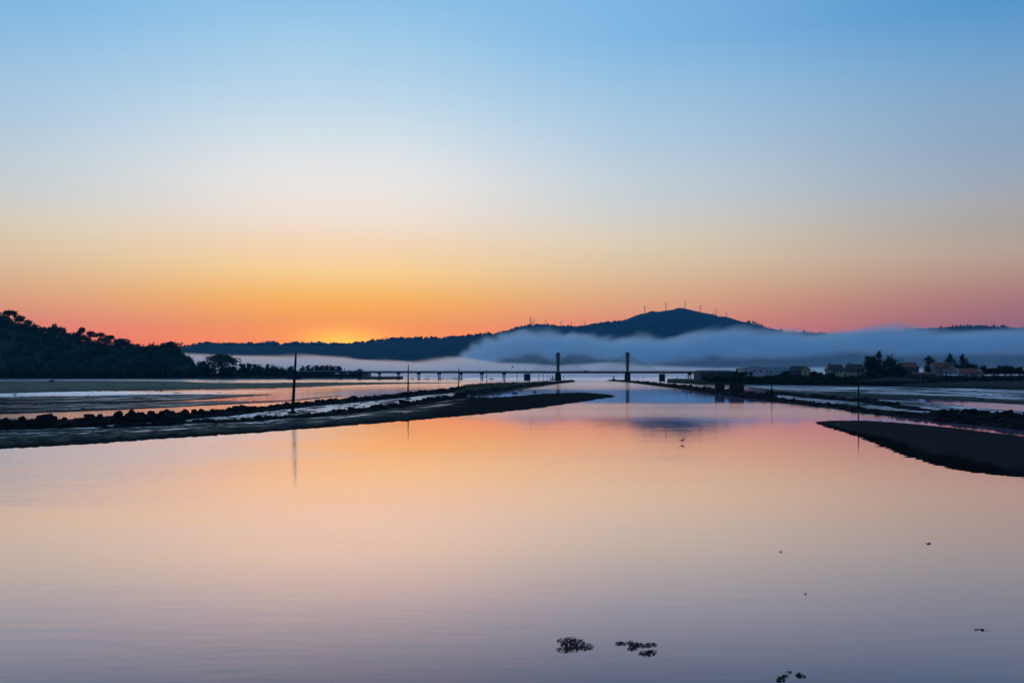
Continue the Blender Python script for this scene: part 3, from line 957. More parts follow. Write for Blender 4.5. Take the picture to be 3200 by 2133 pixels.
breakwater('right rock wall, running from beacon past the bridge to the concrete blocks', RTIP,
           lambda px: np.interp(px, [1905, 2000, 2100, 2200, 2300, 2410], [1.2, 1.5, 1.8, 1.8, 1.9, 1.5]), 5.0, .5, 1.0, 4.5, 200, 14)
RROWA = [(2400, 1228), (2450, 1234), (2500, 1240), (2560, 1245), (2620, 1251), (2670, 1255), (2710, 1258), (2740, 1264), (2790, 1270), (2840, 1278), (2890, 1284)]
breakwater('farther right rock row, left of the gap before the big boulders', RROWA,
           lambda px: np.interp(px, [2400, 2500, 2690, 2720, 2760, 2890], [.9, 1.1, 1.1, 1.6, 1.0, .7]), 3.4, .4, .8, 5.0, 200, 15)
RROWB = [(2400, 1249), (2460, 1257), (2520, 1264), (2580, 1270), (2640, 1277), (2690, 1287), (2740, 1291), (2800, 1297), (2860, 1303), (2920, 1311), (2980, 1318), (3060, 1325), (3140, 1333),
         (3220, 1341), (3500, 1380), (3900, 1428), (4300, 1475)]
breakwater('nearer right rock row, along the strip of pale water by the black bank', RROWB,
           lambda px: np.interp(px, [2400, 2520, 2660, 2740, 2900, 3000, 3200], [1.0, 1.2, .7, .75, .75, .7, .7]), 3.6, .4, .85, 5.5, 280, 16)
RROWC = [(2915, 1300), (2960, 1304), (3020, 1308), (3080, 1313), (3140, 1320), (3200, 1328), (3500, 1362), (3900, 1402), (4300, 1440)]
breakwater('row of large dark boulders near the right edge', RROWC,
           lambda px: np.interp(px, [2915, 2945, 3010, 3060, 3110, 3160, 3200], [1.1, 1.7, 1.9, 1.5, 1.7, 1.9, 1.9]), 5.0, .6, 1.1, 5.0, 200, 17)


def boulder(px, py, wpx, hpx, label, seed=0, group=None):
    p = G(px, py)
    s = wpx / F * p.y / 2
    o = link('boulder', STONES[seed % 9])
    o.location = (p.x, p.y, 0.1)
    o.scale = (s, s * .8, max(.1, hpx / F * p.y))
    o.rotation_euler = (0, 0, seed * 1.1)
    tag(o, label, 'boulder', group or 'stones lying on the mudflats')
    return o


boulder(161, 1193, 25, 9, 'largest dark boulder on the olive flat below the wood', 1)
boulder(134, 1193.6, 12, 4.5, 'small dark boulder just left of the largest one on the olive flat', 2)
boulder(174, 1225, 9, 3, 'small stone on the upper rim of the pale water strip, below the large boulder', 3)
boulder(12, 1262, 20, 4, 'flat dark stone on grey mud at the left frame edge', 4)
boulder(490, 1222, 9, 4, 'left one of two stones side by side on the pale strip', 5)
boulder(503, 1222, 9, 5, 'right one of two stones side by side on the pale strip', 6)
boulder(622, 1214.5, 18, 4, 'flat stone at the lower rim of the olive flat, left of the timber pole', 7)
boulder(364, 1222, 8, 4, 'small stone halfway along the rim of the olive flat', 8)
boulder(26, 1242.5, 7, 3, 'tiny stone at the lower rim of the pale strip by the frame edge', 9)
boulder(848, 1327, 22, 9, 'dark boulder on the sand bank below the tall leaning pole', 10)
boulder(580, 1336, 30, 8, 'dark boulder pair end below the nearer left rock row', 11)
boulder(468, 1345, 10, 5, 'small stone on the sand bank left of the nearer rock row', 12)
boulder(75, 1374, 28, 4, 'flat dark stone in the pale puddle, bottom left', 13)
boulder(70, 1357, 80, 5, 'long low dark slab below the rock row, bottom left', 14)
boulder(1672, 1225, 16, 5, 'dark stone at the tip of the left mound in lavender water', 15)
boulder(1560, 1246, 22, 5, 'flat stone at the pond edge between mound and sand bank', 16)
boulder(1610, 1229, 20, 4, 'low stone below the grassy mound', 17)
boulder(2772, 1257, 8, 5, 'single stone standing in water behind the farther right rock row', 18)
boulder(2805, 1262, 16, 11, 'upright boulder beside the bright water line, right', 19)



def litter(zones, n, label, seed):
    """drift weed, shells and pebbles strewn over the banks"""
    rs = np.random.default_rng(seed)
    vs, fs, b = [], [], 0
    for i in range(n):
        top, bot = zones[rs.integers(len(zones))]
        px = rs.uniform(top[0][0], top[-1][0])
        a, c = interp(top, px), interp(bot, px)
        t = rs.random()
        if fbm(px * .03, t * 4, seed) < 0:
            continue
        p = G(px, a * t + c * (1 - t))
        co, fc = STONE_NP[rs.integers(len(STONE_NP))]
        q = rs.uniform(.08, .22) * (1 + 1.6 * (rs.random() < .12))
        vs.append(co * np.array([q * rs.uniform(1.2, 3.2), q, q * .55]) + np.array([p.x, p.y, .05 + .2 * t]))
        fs.append(fc + b)
        b += len(co)
    o = link('drift_weed', tri_soup('drift_weed', np.concatenate(vs), np.concatenate(fs), M['weed']))
    tag(o, label, 'drift weed', kind='stuff')


BANK_T = [(-100, 1350), (200, 1343), (400, 1338), (600, 1330), (800, 1321), (1000, 1308), (1200, 1287), (1400, 1256), (1600, 1243), (1800, 1231)]
BANK_B = [(-100, 1404), (200, 1389), (400, 1376), (600, 1363), (800, 1350), (1000, 1334), (1200, 1318), (1400, 1301), (1600, 1282), (1800, 1255)]
litter([(BANK_T, BANK_B)], 900, 'dark drift weed and pebbles strewn on the left sand bank', 21)
litter([([(0, 1226), (800, 1214)], [(0, 1290), (800, 1256)]), ([(0, 1192), (800, 1198)], [(0, 1228), (800, 1213)])], 420, 'dark drift weed specks on the left mudflats', 22)
litter([([(480, 1310), (800, 1284), (1100, 1258), (1400, 1232)], [(480, 1330), (800, 1315), (1100, 1288), (1400, 1247)])], 420, 'dark clods on the wet silt between the left rock rows', 23)
litter([([(2400, 1206), (3200, 1222)], [(2400, 1220), (3200, 1260)]), ([(2600, 1244), (3200, 1288)], [(2600, 1270), (3200, 1340)])], 500, 'dark clods on the right marsh flat', 25)

# grassy mound joining the two left rows
MOUND_T = [(1405, 1216), (1440, 1210), (1500, 1203), (1560, 1200), (1620, 1200), (1680, 1198), (1740, 1195), (1775, 1192.5)]
MOUND_B = [(1405, 1240), (1440, 1239), (1500, 1233), (1560, 1226), (1620, 1218), (1680, 1209), (1740, 1200), (1775, 1194)]


def mound():
    n, m = 70, 9
    verts = []
    for j in range(m):
        t = j / (m - 1)
        for i in range(n):
            px = 1405 + 370 * i / (n - 1)
            Yb = CH * F / (interp(MOUND_B, px) - HZ)
            Yt = CH * F / (interp(MOUND_T, px) - HZ)
            Y = Yb * (1 - t) + Yt * t
            e = min(1, i / 10, (n - 1 - i) / 12)
            z = -0.3 + 2.3 * e * math.sin(math.pi * min(1, max(0, t))) ** .6 + (.25 * fbm(px * .09, t * 6) if 0 < t < 1 else 0)
            verts.append(((px - 1600) / F * Y, Y, z))
    faces = [(j * n + i, j * n + i + 1, (j + 1) * n + i + 1, (j + 1) * n + i) for j in range(m - 1) for i in range(n - 1)]
    o = link('mound', make_mesh('mound', verts, faces, M['grass'], True))
    tag(o, 'low grassy mound on the left rock wall before the bridge', 'mound', kind='structure')
    # grass blades: triangles
    P, Q = [], []
    V_ = [Vector(v) for v in verts]
    for k in range(2600):
        i, j = random.randrange(4, n - 8), random.randrange(2, m - 1)
        p = V_[j * n + i].lerp(V_[j * n + i + 1], random.random())
        a = random.uniform(0, 6.28)
        h = random.uniform(.25, .7) * (1.5 if i < 40 else 1)
        dx, dy = math.cos(a) * .12, math.sin(a) * .12
        P += [(p.x - dx, p.y - dy, p.z - .1), (p.x + dx, p.y + dy, p.z - .1), (p.x + random.uniform(-.25, .25), p.y, p.z + h)]
        Q.append((3 * k, 3 * k + 1, 3 * k + 2))
    g = link('grass', tri_soup('grass', np.array(P), np.array(Q), M['grass']))
    tag(g, 'rough grass growing on the mound of the left rock wall', 'grass', kind='stuff')


mound()


# ------------------------------------------------------------------ land with the wood and the village
def land(name, shore, z_bank, z_in, d_in, Yback, mat, label, seed):
    """shore: (px, waterline py); rises over a short bank to z_bank and on to z_in"""
    sx = np.array([s[0] for s in shore], float)
    sy = np.array([s[1] for s in shore], float)
    pxs = np.linspace(sx[0], sx[-1], 210)
    rows = [(-2, -.8), (0, .02), (3, .35), (7, .8), (14, 1.0), (25, 1.15), (d_in * .5, 1.5), (d_in, 2.0), (d_in * 1.75, 2.02), (d_in * 2.35, 2.05), (None, 2.0)]
    verts = []
    for dd, k in rows:
        for px in pxs:
            Y0 = CH * F / (np.interp(px, sx, sy) - HZ)
            Y = Yback if dd is None else Y0 + dd + (1.5 * fbm(px * .05, seed) if dd >= 0 else 0)
            X = (px - 1600) / F * Y
            zi = z_bank + (z_in - z_bank) * (np.interp(px, [2085, 2185, 2300, 2780, 2900], [0.0, .15, 1.0, 1.0, .3 if dd is not None and dd < 130 else 1.0]) if px > 1700 else 1.0)
            z = -.8 if k < 0 else (z_bank * k if k <= 1.0 else z_bank + (zi - z_bank) * (k - 1))
            if k > 0.1:
                z += .25 * fbm(X * .05, Y * .05, seed)
            if dd is None:
                z = -.8
            verts.append((X, Y, z))
    n = len(pxs)
    faces = [(j * n + i, j * n + i + 1, (j + 1) * n + i + 1, (j + 1) * n + i) for j in range(len(rows) - 1) for i in range(n - 1)]
    o = link(name, make_mesh(name, verts, faces, mat, True))
    tag(o, label, 'shore', kind='structure')
    return o


land('wooded_shore_ground', [(-1400, 1185), (-500, 1184), (0, 1184), (300, 1183.5), (560, 1184), (700, 1184.5), (900, 1184.5), (1000, 1184), (1060, 1184.5), (1130, 1184.5), (1200, 1184.5), (1260, 1184.5)],
     1.6, 2.4, 60, 1300, M['bank'], 'low far bank under the trees at the left', 4.0)
land('village_ground', [(2085, 1196), (2110, 1196.5), (2160, 1199), (2200, 1201.5), (2300, 1203), (2400, 1203.5), (2600, 1205), (2800, 1208.5), (2900, 1211), (3000, 1213.5), (3200, 1219), (3700, 1236), (4700, 1262)],
     2.0, 6.0, 70, 1150, M['bank'], 'dark grassy bank that carries the village on the right', 6.0)
# wooded hill
HILL_L = [(-520, 960), (-200, 975), (0, 992), (60, 1008), (120, 1034), (160, 1046), (220, 1060), (300, 1066), (370, 1080), (440, 1096), (500, 1094), (560, 1100), (590, 1124), (612, 1160), (620, 1176)]


def wooded_hill():
    pxs = np.linspace(-520, 620, 90)
    rows = [(1165, -.8, 0), (1172, 0.03, 1), (1215, .22, 1), (1265, .48, 1), (1320, .74, 1), (1375, .93, 1), (1420, 1.0, 1), (1480, .8, 1), (1650, -.8, 0)]
    verts = []
    for Yr, h, k in rows:
        for px in pxs:
            e = np.interp(px, [-520, 300, 620], [1.0, .75, .35])
            Y = 1165 + (Yr - 1165) * e
            Yrg = 1165 + (1420 - 1165) * e
            zt = CH + (HZ - interp(HILL_L, px) - 1) / F * Yrg
            X = (px - 1600) / F * Yrg
            z = -.8 if not k else max(.5, zt * h) + 2.0 * fbm(X * .02, Y * .02)
            verts.append((X, Y, z))
    n = len(pxs)
    faces = [(j * n + i, j * n + i + 1, (j + 1) * n + i + 1, (j + 1) * n + i) for j in range(len(rows) - 1) for i in range(n - 1)]
    o = link('wooded_hill', make_mesh('wooded_hill', verts, faces, M['hill'], True))
    tag(o, 'steep wooded hill at the left edge', 'hill', kind='structure')
    return verts, n


HV, HN = wooded_hill()


# ------------------------------------------------------------------ trees
def leaf_cards(clumps, n, size, seed):
    """clumps: (cx,cy,cz, rx,ry,rz); leaf sprays as small quads spread through every clump"""
    rs = np.random.default_rng(seed)
    vol = np.array([c[3] * c[5] for c in clumps])
    pick = rs.choice(len(clumps), n, p=vol / vol.sum())
    C = np.array(clumps)[pick]
    d = rs.normal(size=(n, 3))
    d /= np.linalg.norm(d, axis=1)[:, None]
    r = rs.random((n, 1)) ** .45 * np.where(rs.random((n, 1)) < .24, 1.5, 1.0)
    ctr = C[:, :3] + d * r * C[:, 3:]
    a = rs.normal(size=(n, 3))
    a /= np.linalg.norm(a, axis=1)[:, None]
    b = np.cross(a, rs.normal(size=(n, 3)))
    b /= np.linalg.norm(b, axis=1)[:, None] + 1e-9
    s = size * rs.uniform(.55, 1.3, (n, 1))
    a, b = a * s, b * s * rs.uniform(.4, .8, (n, 1))
    P = np.stack([ctr - a, ctr - b * .9, ctr + a, ctr + b], 1).reshape(-1, 3)
    Q = np.arange(4 * n).reshape(n, 4)
    return P, Q


def tree_kind(kind, seed, mat):
    rs = np.random.default_rng(seed)
    tr = MB()
    cl = []
    if kind == 'umbrella':
        tr.tube([(0, 0, 0), (rs.uniform(-.03, .03), 0, .3), (rs.uniform(-.04, .04), 0, .58)], [.03, .024, .018], 6)
        for k in range(7):
            a = k / 7 * 6.28 + rs.uniform(-.3, .3)
            q = rs.uniform(.12, .36)
            z = .93 - .9 * q * q - rs.uniform(0, .08)
            e = (math.cos(a) * q, math.sin(a) * q, z - .06)
            tr.tube([(0, 0, rs.uniform(.35, .56)), (e[0] * .5, e[1] * .5, .62), e], [.015, .011, .006], 5)
            cl.append((e[0] * .7, e[1] * .7, z - rs.uniform(.12, .34), .17, .17, .13))
            cl.append((e[0], e[1], z - .05, rs.uniform(.12, .18), .15, rs.uniform(.09, .15)))
        cl.append((0, 0, .86, .24, .24, .12))
        for k in range(4):
            a = rs.uniform(0, 6.28)
            cl.append((math.cos(a) * .28, math.sin(a) * .28, rs.uniform(.42, .64), .15, .15, .09))
        n, s = 1500, .040
    elif kind == 'round':
        tr.tube([(0, 0, 0), (0, 0, .4)], [.035, .022], 6)
        for k in range(14):
            a = rs.uniform(0, 6.28)
            z = rs.uniform(.14, .86)
            q = math.sqrt(max(0.02, 1 - ((z - .5) / .52) ** 2)) * rs.uniform(.12, .34)
            tr.tube([(0, 0, .3), (math.cos(a) * q, math.sin(a) * q, z)], [.014, .005], 4)
            cl.append((math.cos(a) * q, math.sin(a) * q, z, rs.uniform(.11, .2), .16, rs.uniform(.1, .15)))
        cl.append((0, 0, .46, .4, .4, .44))
        n, s = 2200, .042
    elif kind == 'poplar':
        tr.tube([(0, 0, 0), (0, 0, .5), (0, 0, .9)], [.05, .035, .01], 6)
        for k in range(12):
            z = .08 + .82 * k / 11
            q = .3 * math.sin(math.pi * (.25 + .7 * (1 - z))) * rs.uniform(.4, 1)
            a = rs.uniform(0, 6.28)
            cl.append((math.cos(a) * q * .8, math.sin(a) * q * .8, z, rs.uniform(.22, .32) * (1.2 - .6 * z), .26, rs.uniform(.1, .14)))
        cl.append((rs.uniform(-.04, .04), 0, .93, .08, .08, .07))
        n, s = 1500, .062
    elif kind == 'conifer':
        tr.tube([(0, 0, 0), (0, 0, .97)], [.03, .006], 6)
        for k in range(9):
            z = .14 + .095 * k
            q = .46 * max(.02, 1.02 - z) ** .7
            for j in range(max(2, 6 - k // 2)):
                a = rs.uniform(0, 6.28)
                cl.append((math.cos(a) * q * .75, math.sin(a) * q * .75, z - .03, q * .45 + .02, q * .45 + .02, .04))
            cl.append((0, 0, z, q * .5 + .02, q * .5 + .02, .05))
        cl.append((0, 0, .97, .025, .025, .04))
        n, s = 1500, .045
    elif kind == 'dome':
        for k in range(3):
            tr.tube([(.2 * (k - 1), 0, 0), (.24 * (k - 1), 0, .5)], [.02, .012], 6)
        for k in range(30):
            a = rs.uniform(0, 6.28)
            e = rs.uniform(.05, 1.45)
            cl.append((math.cos(a) * math.cos(e) * .38, math.sin(a) * math.cos(e) * .38, .36 + .5 * math.sin(e), rs.uniform(.09, .15), .13, rs.uniform(.1, .15)))
        for k in range(12):
            a = rs.uniform(0, 6.28)
            cl.append((math.cos(a) * .38, math.sin(a) * .38, rs.uniform(.12, .4), .12, .12, .12))
        cl.append((0, 0, .4, .3, .3, .4))
        n, s = 2600, .034
    elif kind == 'feathery':
        tr.tube([(0, 0, 0), (0, 0, .5)], [.03, .015], 6)
        for k in range(16):
            a = rs.uniform(0, 6.28)
            q = rs.uniform(.05, .4)
            z = rs.uniform(.2, .95 - .9 * q)
            cl.append((math.cos(a) * q, math.sin(a) * q, z, .07, .07, .16))
        cl.append((.05, 0, .8, .1, .1, .18))
        cl.append((0, 0, .38, .36, .36, .32))
        n, s = 2000, .045
    else:  # bush
        tr.tube([(0, 0, 0), (0, 0, .3)], [.03, .02], 5)
        for k in range(9):
            a = rs.uniform(0, 6.28)
            q = rs.uniform(.05, .34)
            cl.append((math.cos(a) * q, math.sin(a) * q, rs.uniform(.3, .8 - q * .5), .2, .2, .2))
        cl.append((0, 0, .4, .34, .34, .36))
        n, s = 1200, .07
    P, Q = leaf_cards(cl, n, s, seed)
    # fit: top exactly at 1, half width at .5
    P[:, 2] /= P[:, 2].max()
    wx = np.percentile(np.abs(P[:, :2]), 98.5)
    P[:, :2] *= .5 / wx
    return tri_soup('crown', P, Q, mat), tr.mesh('trunk', M['bark'])


KINDS = {}
for kd in ('umbrella', 'round', 'dome', 'poplar', 'conifer', 'feathery', 'bush'):
    KINDS[kd] = [tree_kind(kd, 40 + 7 * k + len(kd), M['leaf_dark'] if kd in ('conifer', 'bush') else M['leaf']) for k in range(3)]
KINDS['pale'] = [tree_kind('round', 77, M['leaf_pale'])]
TREE_N = 0


def tree(kind, px, py_top, py_base, wpx, D, label, group=None, name=None):
    global TREE_N
    TREE_N += 1
    p = V(px, py_base, D)
    h = (py_base - py_top) / F * D
    wd = wpx / F * D
    nm = name or {'umbrella': 'eucalyptus_tree', 'round': 'broadleaf_tree', 'dome': 'broadleaf_tree', 'poplar': 'poplar_tree', 'conifer': 'conifer_tree', 'feathery': 'feathery_tree', 'bush': 'bush', 'pale': 'broadleaf_tree'}[kind]
    root = empty(nm, p, (TREE_N * 2.4) % 6.28)
    root.scale = (wd, wd, h)
    cr, trk = KINDS[kind][TREE_N % len(KINDS[kind])]
    link('crown', cr, root)
    link('trunk', trk, root)
    tag(root, label, 'bush' if nm == 'bush' else 'tree', group)
    return root


def hill_depth(px):
    e = np.interp(px, [-520, 300, 620], [1.0, .75, .35])
    return 1165 + 245 * e


GW = 'trees on the skyline of the wooded hill'
for kind, px, pt, wpx, dh, label in [
    ('umbrella', 30, 966, 42, 34, 'topmost umbrella crowned tree on the wooded hill, at the left edge'),
    ('umbrella', 66, 984, 24, 34, 'dome crowned tree on the hill skyline, second crown from the left edge'),
    ('umbrella', 87, 997, 22, 28, 'small dome crowned tree on the hill skyline, third from the left edge'),
    ('round', 107, 1007, 18, 28, 'low round tree on the skyline, fourth from the left edge'),
    ('round', 128, 1018, 15, 26, 'small ragged tree just left of the skyline notch'),
    ('umbrella', 139, 1019, 11, 22, 'thin see-through tree at the left rim of the skyline notch'),
    ('bush', 150, 1033, 12, 16, 'small shrub-like tree standing in the skyline notch'),
    ('feathery', 170, 1007, 34, 46, 'tall pointed tree right of the skyline notch, biggest on the hill crest'),
    ('round', 193, 1016, 22, 36, 'lower shoulder tree touching the tall pointed one on its right'),
    ('round', 214, 1037, 24, 24, 'low broad tree between the pointed tree and the slim double crowned one'),
    ('bush', 231, 1036, 10, 18, 'tiny round tree left of the slim double crowned one'),
    ('umbrella', 257, 1019, 21, 40, 'slim double crowned tree with a clear stem, middle of the hill slope'),
    ('umbrella', 246, 1033, 18, 28, 'lower crown leaning out left of the slim double crowned tree'),
    ('umbrella', 284, 1032, 24, 34, 'pointed loose tree just right of the slim double crowned one'),
    ('umbrella', 303, 1038, 13, 26, 'narrow flat topped tree halfway down the hill skyline'),
    ('umbrella', 317, 1036, 19, 30, 'broader flat topped tree halfway down the hill skyline'),
    ('umbrella', 334, 1046, 14, 22, 'small open tree below the two flat topped ones'),
    ('umbrella', 347, 1045, 22, 26, 'airy tree with wide limbs above the lower skyline'),
    ('umbrella', 382, 1054, 38, 36, 'wide flat crowned tree where the hill skyline drops'),
    ('round', 402, 1066, 22, 28, 'round tree on the drop right of the wide flat crowned tree'),
    ('bush', 440, 1079, 24, 22, 'low tree in the dip where the far ridge shows behind'),
    ('bush', 425, 1078, 18, 22, 'low tree left in the dip of the lower skyline'),
    ('round', 478, 1067, 46, 62, 'broad tree at the lower end of the wood, left of the highest dome there'),
    ('umbrella', 533, 1063, 44, 50, 'high domed tree at the lower end of the wood'),
    ('round', 505, 1074, 34, 58, 'tree filling the space between the two domes at the lower end of the wood'),
    ('round', 560, 1084, 40, 60, 'outer tree on the right flank of the lower wood'),
    ('round', 578, 1100, 34, 66, 'outermost tree of the lower wood, overhanging the fog'),
    ('bush', 585, 1124, 30, 56, 'undergrowth tree at the right foot of the lower wood'),
]:
    tree(kind, px, pt, pt + dh, wpx * (1.3 if px > 460 else 1.1), hill_depth(px), label, GW)
tree('pale', 211, 1056, 1090, 42, hill_depth(210) - 90, 'pale teal tree standing out on the dark wooded slope')
tree('pale', 275, 1075, 1104, 34, hill_depth(270) - 110, 'second fainter pale tree lower on the dark wooded slope')


def slope_forest():
    """the wooded slope: canopy past counting, as one mass"""
    P, Q, b = [], [], 0
    src = []
    for cr, _ in KINDS['round'] + KINDS['umbrella']:
        co = np.zeros(len(cr.vertices) * 3)
        cr.vertices.foreach_get('co', co)
        src.append(co.reshape(-1, 4, 3))
    rs = np.random.default_rng(5)
    A = np.array(HV).reshape(-1, HN, 3)
    for k in range(640):
        j = rs.uniform(1, 6.2)
        i = rs.uniform(2, HN - 2)
        j0, i0 = int(j), int(i)
        p = A[j0, i0] * (1 - j + j0) + A[j0 + 1, i0] * (j - j0)
        s = src[rs.integers(len(src))]
        take = s[rs.choice(len(s), 220, replace=False)]
        hgt, wd = rs.uniform(9, 17), rs.uniform(9, 16)
        ctr = take.mean(1, keepdims=True)
        q = ((take - ctr) * 1.6 + ctr) * np.array([wd, wd, hgt]) + p + np.array([rs.uniform(-6, 6), rs.uniform(-5, 5), -hgt * .25])
        P.append(q.reshape(-1, 3))
        Q.append(np.arange(880).reshape(220, 4) + b)
        b += 880
    o = link('forest', tri_soup('forest', np.concatenate(P), np.concatenate(Q), M['leaf']))
    tag(o, 'dense dark canopy covering the slope of the left hill', 'forest', kind='stuff')


slope_forest()

GT = 'trees along the far left shore'
for kind, px, pt, wpx, D, label in [
    ('conifer', 604, 1120, 14, 1190, 'small dark conifer between the wood and the big round tree'),
    ('bush', 600, 1140, 34, 1180, 'bushy thicket under the small dark conifer'),
    ('round', 634, 1121, 40, 1175, 'side crown attached left of the big round tree'),
    ('dome', 690, 1104, 110, 1170, 'big round topped tree alone before the pale fog'),
    ('bush', 640, 1146, 60, 1165, 'undergrowth at the left foot of the big round tree'),
    ('bush', 715, 1142, 56, 1165, 'undergrowth at the right foot of the big round tree'),
    ('conifer', 745, 1152, 8, 1190, 'tiny spire shaped tree just right of the big round tree'),
    ('poplar', 759, 1133, 24, 1185, 'first slender tree of the shore line, right of the big round tree'),
    ('poplar', 776, 1132, 24, 1185, 'second slender tree of the shore line, right of the big round tree'),
    ('poplar', 796, 1135, 20, 1185, 'narrow tree at the start of the dense shore group'),
    ('round', 812, 1134, 34, 1180, 'bulky tree in the dense shore group left of the tall pole'),
    ('poplar', 834, 1135, 17, 1185, 'upright tree right of the bulky one in the dense shore group'),
    ('round', 856, 1136, 38, 1180, 'wide bushy tree in the middle of the dense shore group'),
    ('round', 884, 1142, 32, 1180, 'lower bushy tree of the dense shore group'),
    ('poplar', 909, 1141, 20, 1185, 'last tree of the dense shore group, beside the tall pole'),
    ('round', 898, 1148, 30, 1180, 'low shrubby tree by the foot of the tall pole'),
    ('round', 948, 1138, 24, 1225, 'leftmost rounded tree above the bridge deck'),
    ('poplar', 964, 1138, 16, 1225, 'narrow pointed tree, second above the left bridge deck'),
    ('round', 974, 1140, 20, 1225, 'rounded tree third above the left bridge deck'),
    ('poplar', 989, 1138, 14, 1225, 'thin spiky tree before the dip above the bridge deck'),
    ('bush', 999, 1143, 18, 1225, 'low rounded tree in the dip above the bridge deck'),
    ('poplar', 1008, 1139, 18, 1225, 'upright tree opening the four-crown group above the deck'),
    ('poplar', 1023, 1138, 18, 1225, 'second crown of the four-crown group above the deck'),
    ('poplar', 1036, 1139, 16, 1225, 'third crown of the four-crown group above the deck'),
    ('poplar', 1044, 1141, 14, 1225, 'last crown of the four-crown group above the deck'),
    ('poplar', 1060, 1141, 22, 1225, 'separate stout tree right of the four-crown group'),
    ('conifer', 1076, 1148, 8, 1225, 'tiny cypress right of the stout tree above the deck'),
    ('bush', 1093, 1154, 16, 1225, 'small round shrub peeping over the bridge rail'),
    ('bush', 1118, 1150, 26, 1225, 'wider round shrub peeping over the bridge rail'),
]:
    tree(kind, px, pt, 1179, wpx * (1.05 if kind == 'poplar' else 1.1), D, label, GT)
# low growth along that bank
def undergrowth(spots, label, seed):
    rs = np.random.default_rng(seed)
    P, Q, b = [], [], 0
    src = []
    for cr, _ in KINDS['bush']:
        co = np.zeros(len(cr.vertices) * 3)
        cr.vertices.foreach_get('co', co)
        src.append(co.reshape(-1, 4, 3))
    for px, pt, pb, wpx, D in spots:
        p = V(px, pb, D)
        wd, hg = wpx / F * D, (pb - pt) / F * D
        q = src[rs.integers(len(src))]
        q = q[rs.choice(len(q), 360, replace=False)]
        c = q.mean(1, keepdims=True)
        q = ((q - c) * 1.3 + c) * np.array([wd, wd, hg]) + np.array(p)
        P.append(q.reshape(-1, 3))
        Q.append(np.arange(1440).reshape(360, 4) + b)
        b += 1440
    o = link('undergrowth', tri_soup('undergrowth', np.concatenate(P), np.concatenate(Q), M['leaf_dark']))
    tag(o, label, 'undergrowth', kind='stuff')


undergrowth([(float(px), 1163 + (k * 7 % 6), 1181, 30, 1160) for k, px in enumerate(np.linspace(620, 1120, 40))] + [(float(px), 1150 + (k * 5 % 7), 1180, 30, 1190) for k, px in enumerate(np.linspace(752, 916, 14))]
            + [(float(px), 1150 + (k * 5 % 7), 1180, 26, 1230) for k, px in enumerate(np.linspace(950, 1070, 12))], 'low dark undergrowth along the far left bank', 8)
undergrowth([(float(px), 1150 + (k * 5 % 9), 1183, 44, 1152) for k, px in enumerate(np.linspace(-60, 620, 44))], 'dark undergrowth at the foot of the wooded hill', 9)

# ------------------------------------------------------------------ bridge
PA, PB = Vector((-182.8, 1065, 0)), Vector((14.7, 972, 0))
BD = (PB - PA).normalized()
BN = Vector((-BD.y, BD.x, 0))
if BN.y < 0:
    BN = -BN
BANG = math.atan2(BD.y, BD.x)


def on_bridge(px):
    """point of the bridge's near edge line seen at photograph column px"""
    k = (px - 1600) / F
    # PA + s*BD : X = k*Y
    s = (k * PA.y - PA.x) / (BD.x - k * BD.y)
    return PA + BD * s, s


P_L, S_L = on_bridge(918)
P_R, S_R = on_bridge(2420)
bridge = empty('cable_stayed_bridge', (P_L.x, P_L.y, 0), BANG)
tag(bridge, 'long low road bridge with two dark cable stay pylons', 'bridge')
LEN = S_R - S_L
WD = 13.0
Z0, Z1 = 6.85, 8.35


def loc_s(px, y=0.0):
    k = (px - 1600) / F
    q = P_L + BN * y
    return (k * q.y - q.x) / (BD.x - k * BD.y)


# deck: box girder with overhanging slab
dk = MB()
dk.prism([(0, 0.0, Z1 - .42), (0, 0.0, Z1), (0, WD, Z1), (0, WD, Z1 - .42), (0, WD - 2, Z0), (0, 2.0, Z0)], (LEN, 0, 0))
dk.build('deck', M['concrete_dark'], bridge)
MB().box((LEN / 2, .12, Z1 + .16), (LEN, .22, .32)).build('kerb', M['concrete'], bridge)
MB().box((LEN / 2, WD - .12, Z1 + .16), (LEN, .22, .32)).build('kerb', M['concrete'], bridge)
for y in (.12, WD - .12):
    r = MB()
    for zz in (Z1 + .62, Z1 + .92, Z1 + 1.2):
        r.box((LEN / 2, y, zz), (LEN, .09, .13))
    rl = r.build('railing', M['rail'], bridge)
    pm = MB()
    n = int(LEN / 2.0)
    for k in range(n + 1):
        pm.box((k * LEN / n, y, Z1 + .76), (.12, .12, .9))
    po = pm.build('railing_posts', M['rail'], rl)
    po['kind'] = 'stuff'
for px in (1066, 1125, 1185.6, 1245.5, 1308.6, 1372.5, 1440, 1505.7, 1575, 2155):
    s = loc_s(px, WD / 2)
    c = MB().prism([(s - 1.5, 5.0, Z0), (s + 1.5, 5.0, Z0), (s + 1.3, 5.0, Z0 - 1.3), (s - 1.3, 5.0, Z0 - 1.3)], (0, 3, 0))
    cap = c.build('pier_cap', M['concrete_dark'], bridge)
    for sx in (-.95, .95):
        MB().tube([(s + sx, WD / 2, -1.0), (s + sx, WD / 2, Z0 - 1.32)], .5, 10).build('column', M['concrete_dark'], cap)
for px in (1647.4, 2069):
    s = loc_s(px, WD / 2)
    MB().box((s, WD / 2, (Z0 - .1) / 2 - .2), (3.4, WD - 5, Z0 - .3)).build('wide_pier', M['concrete_dark'], bridge)
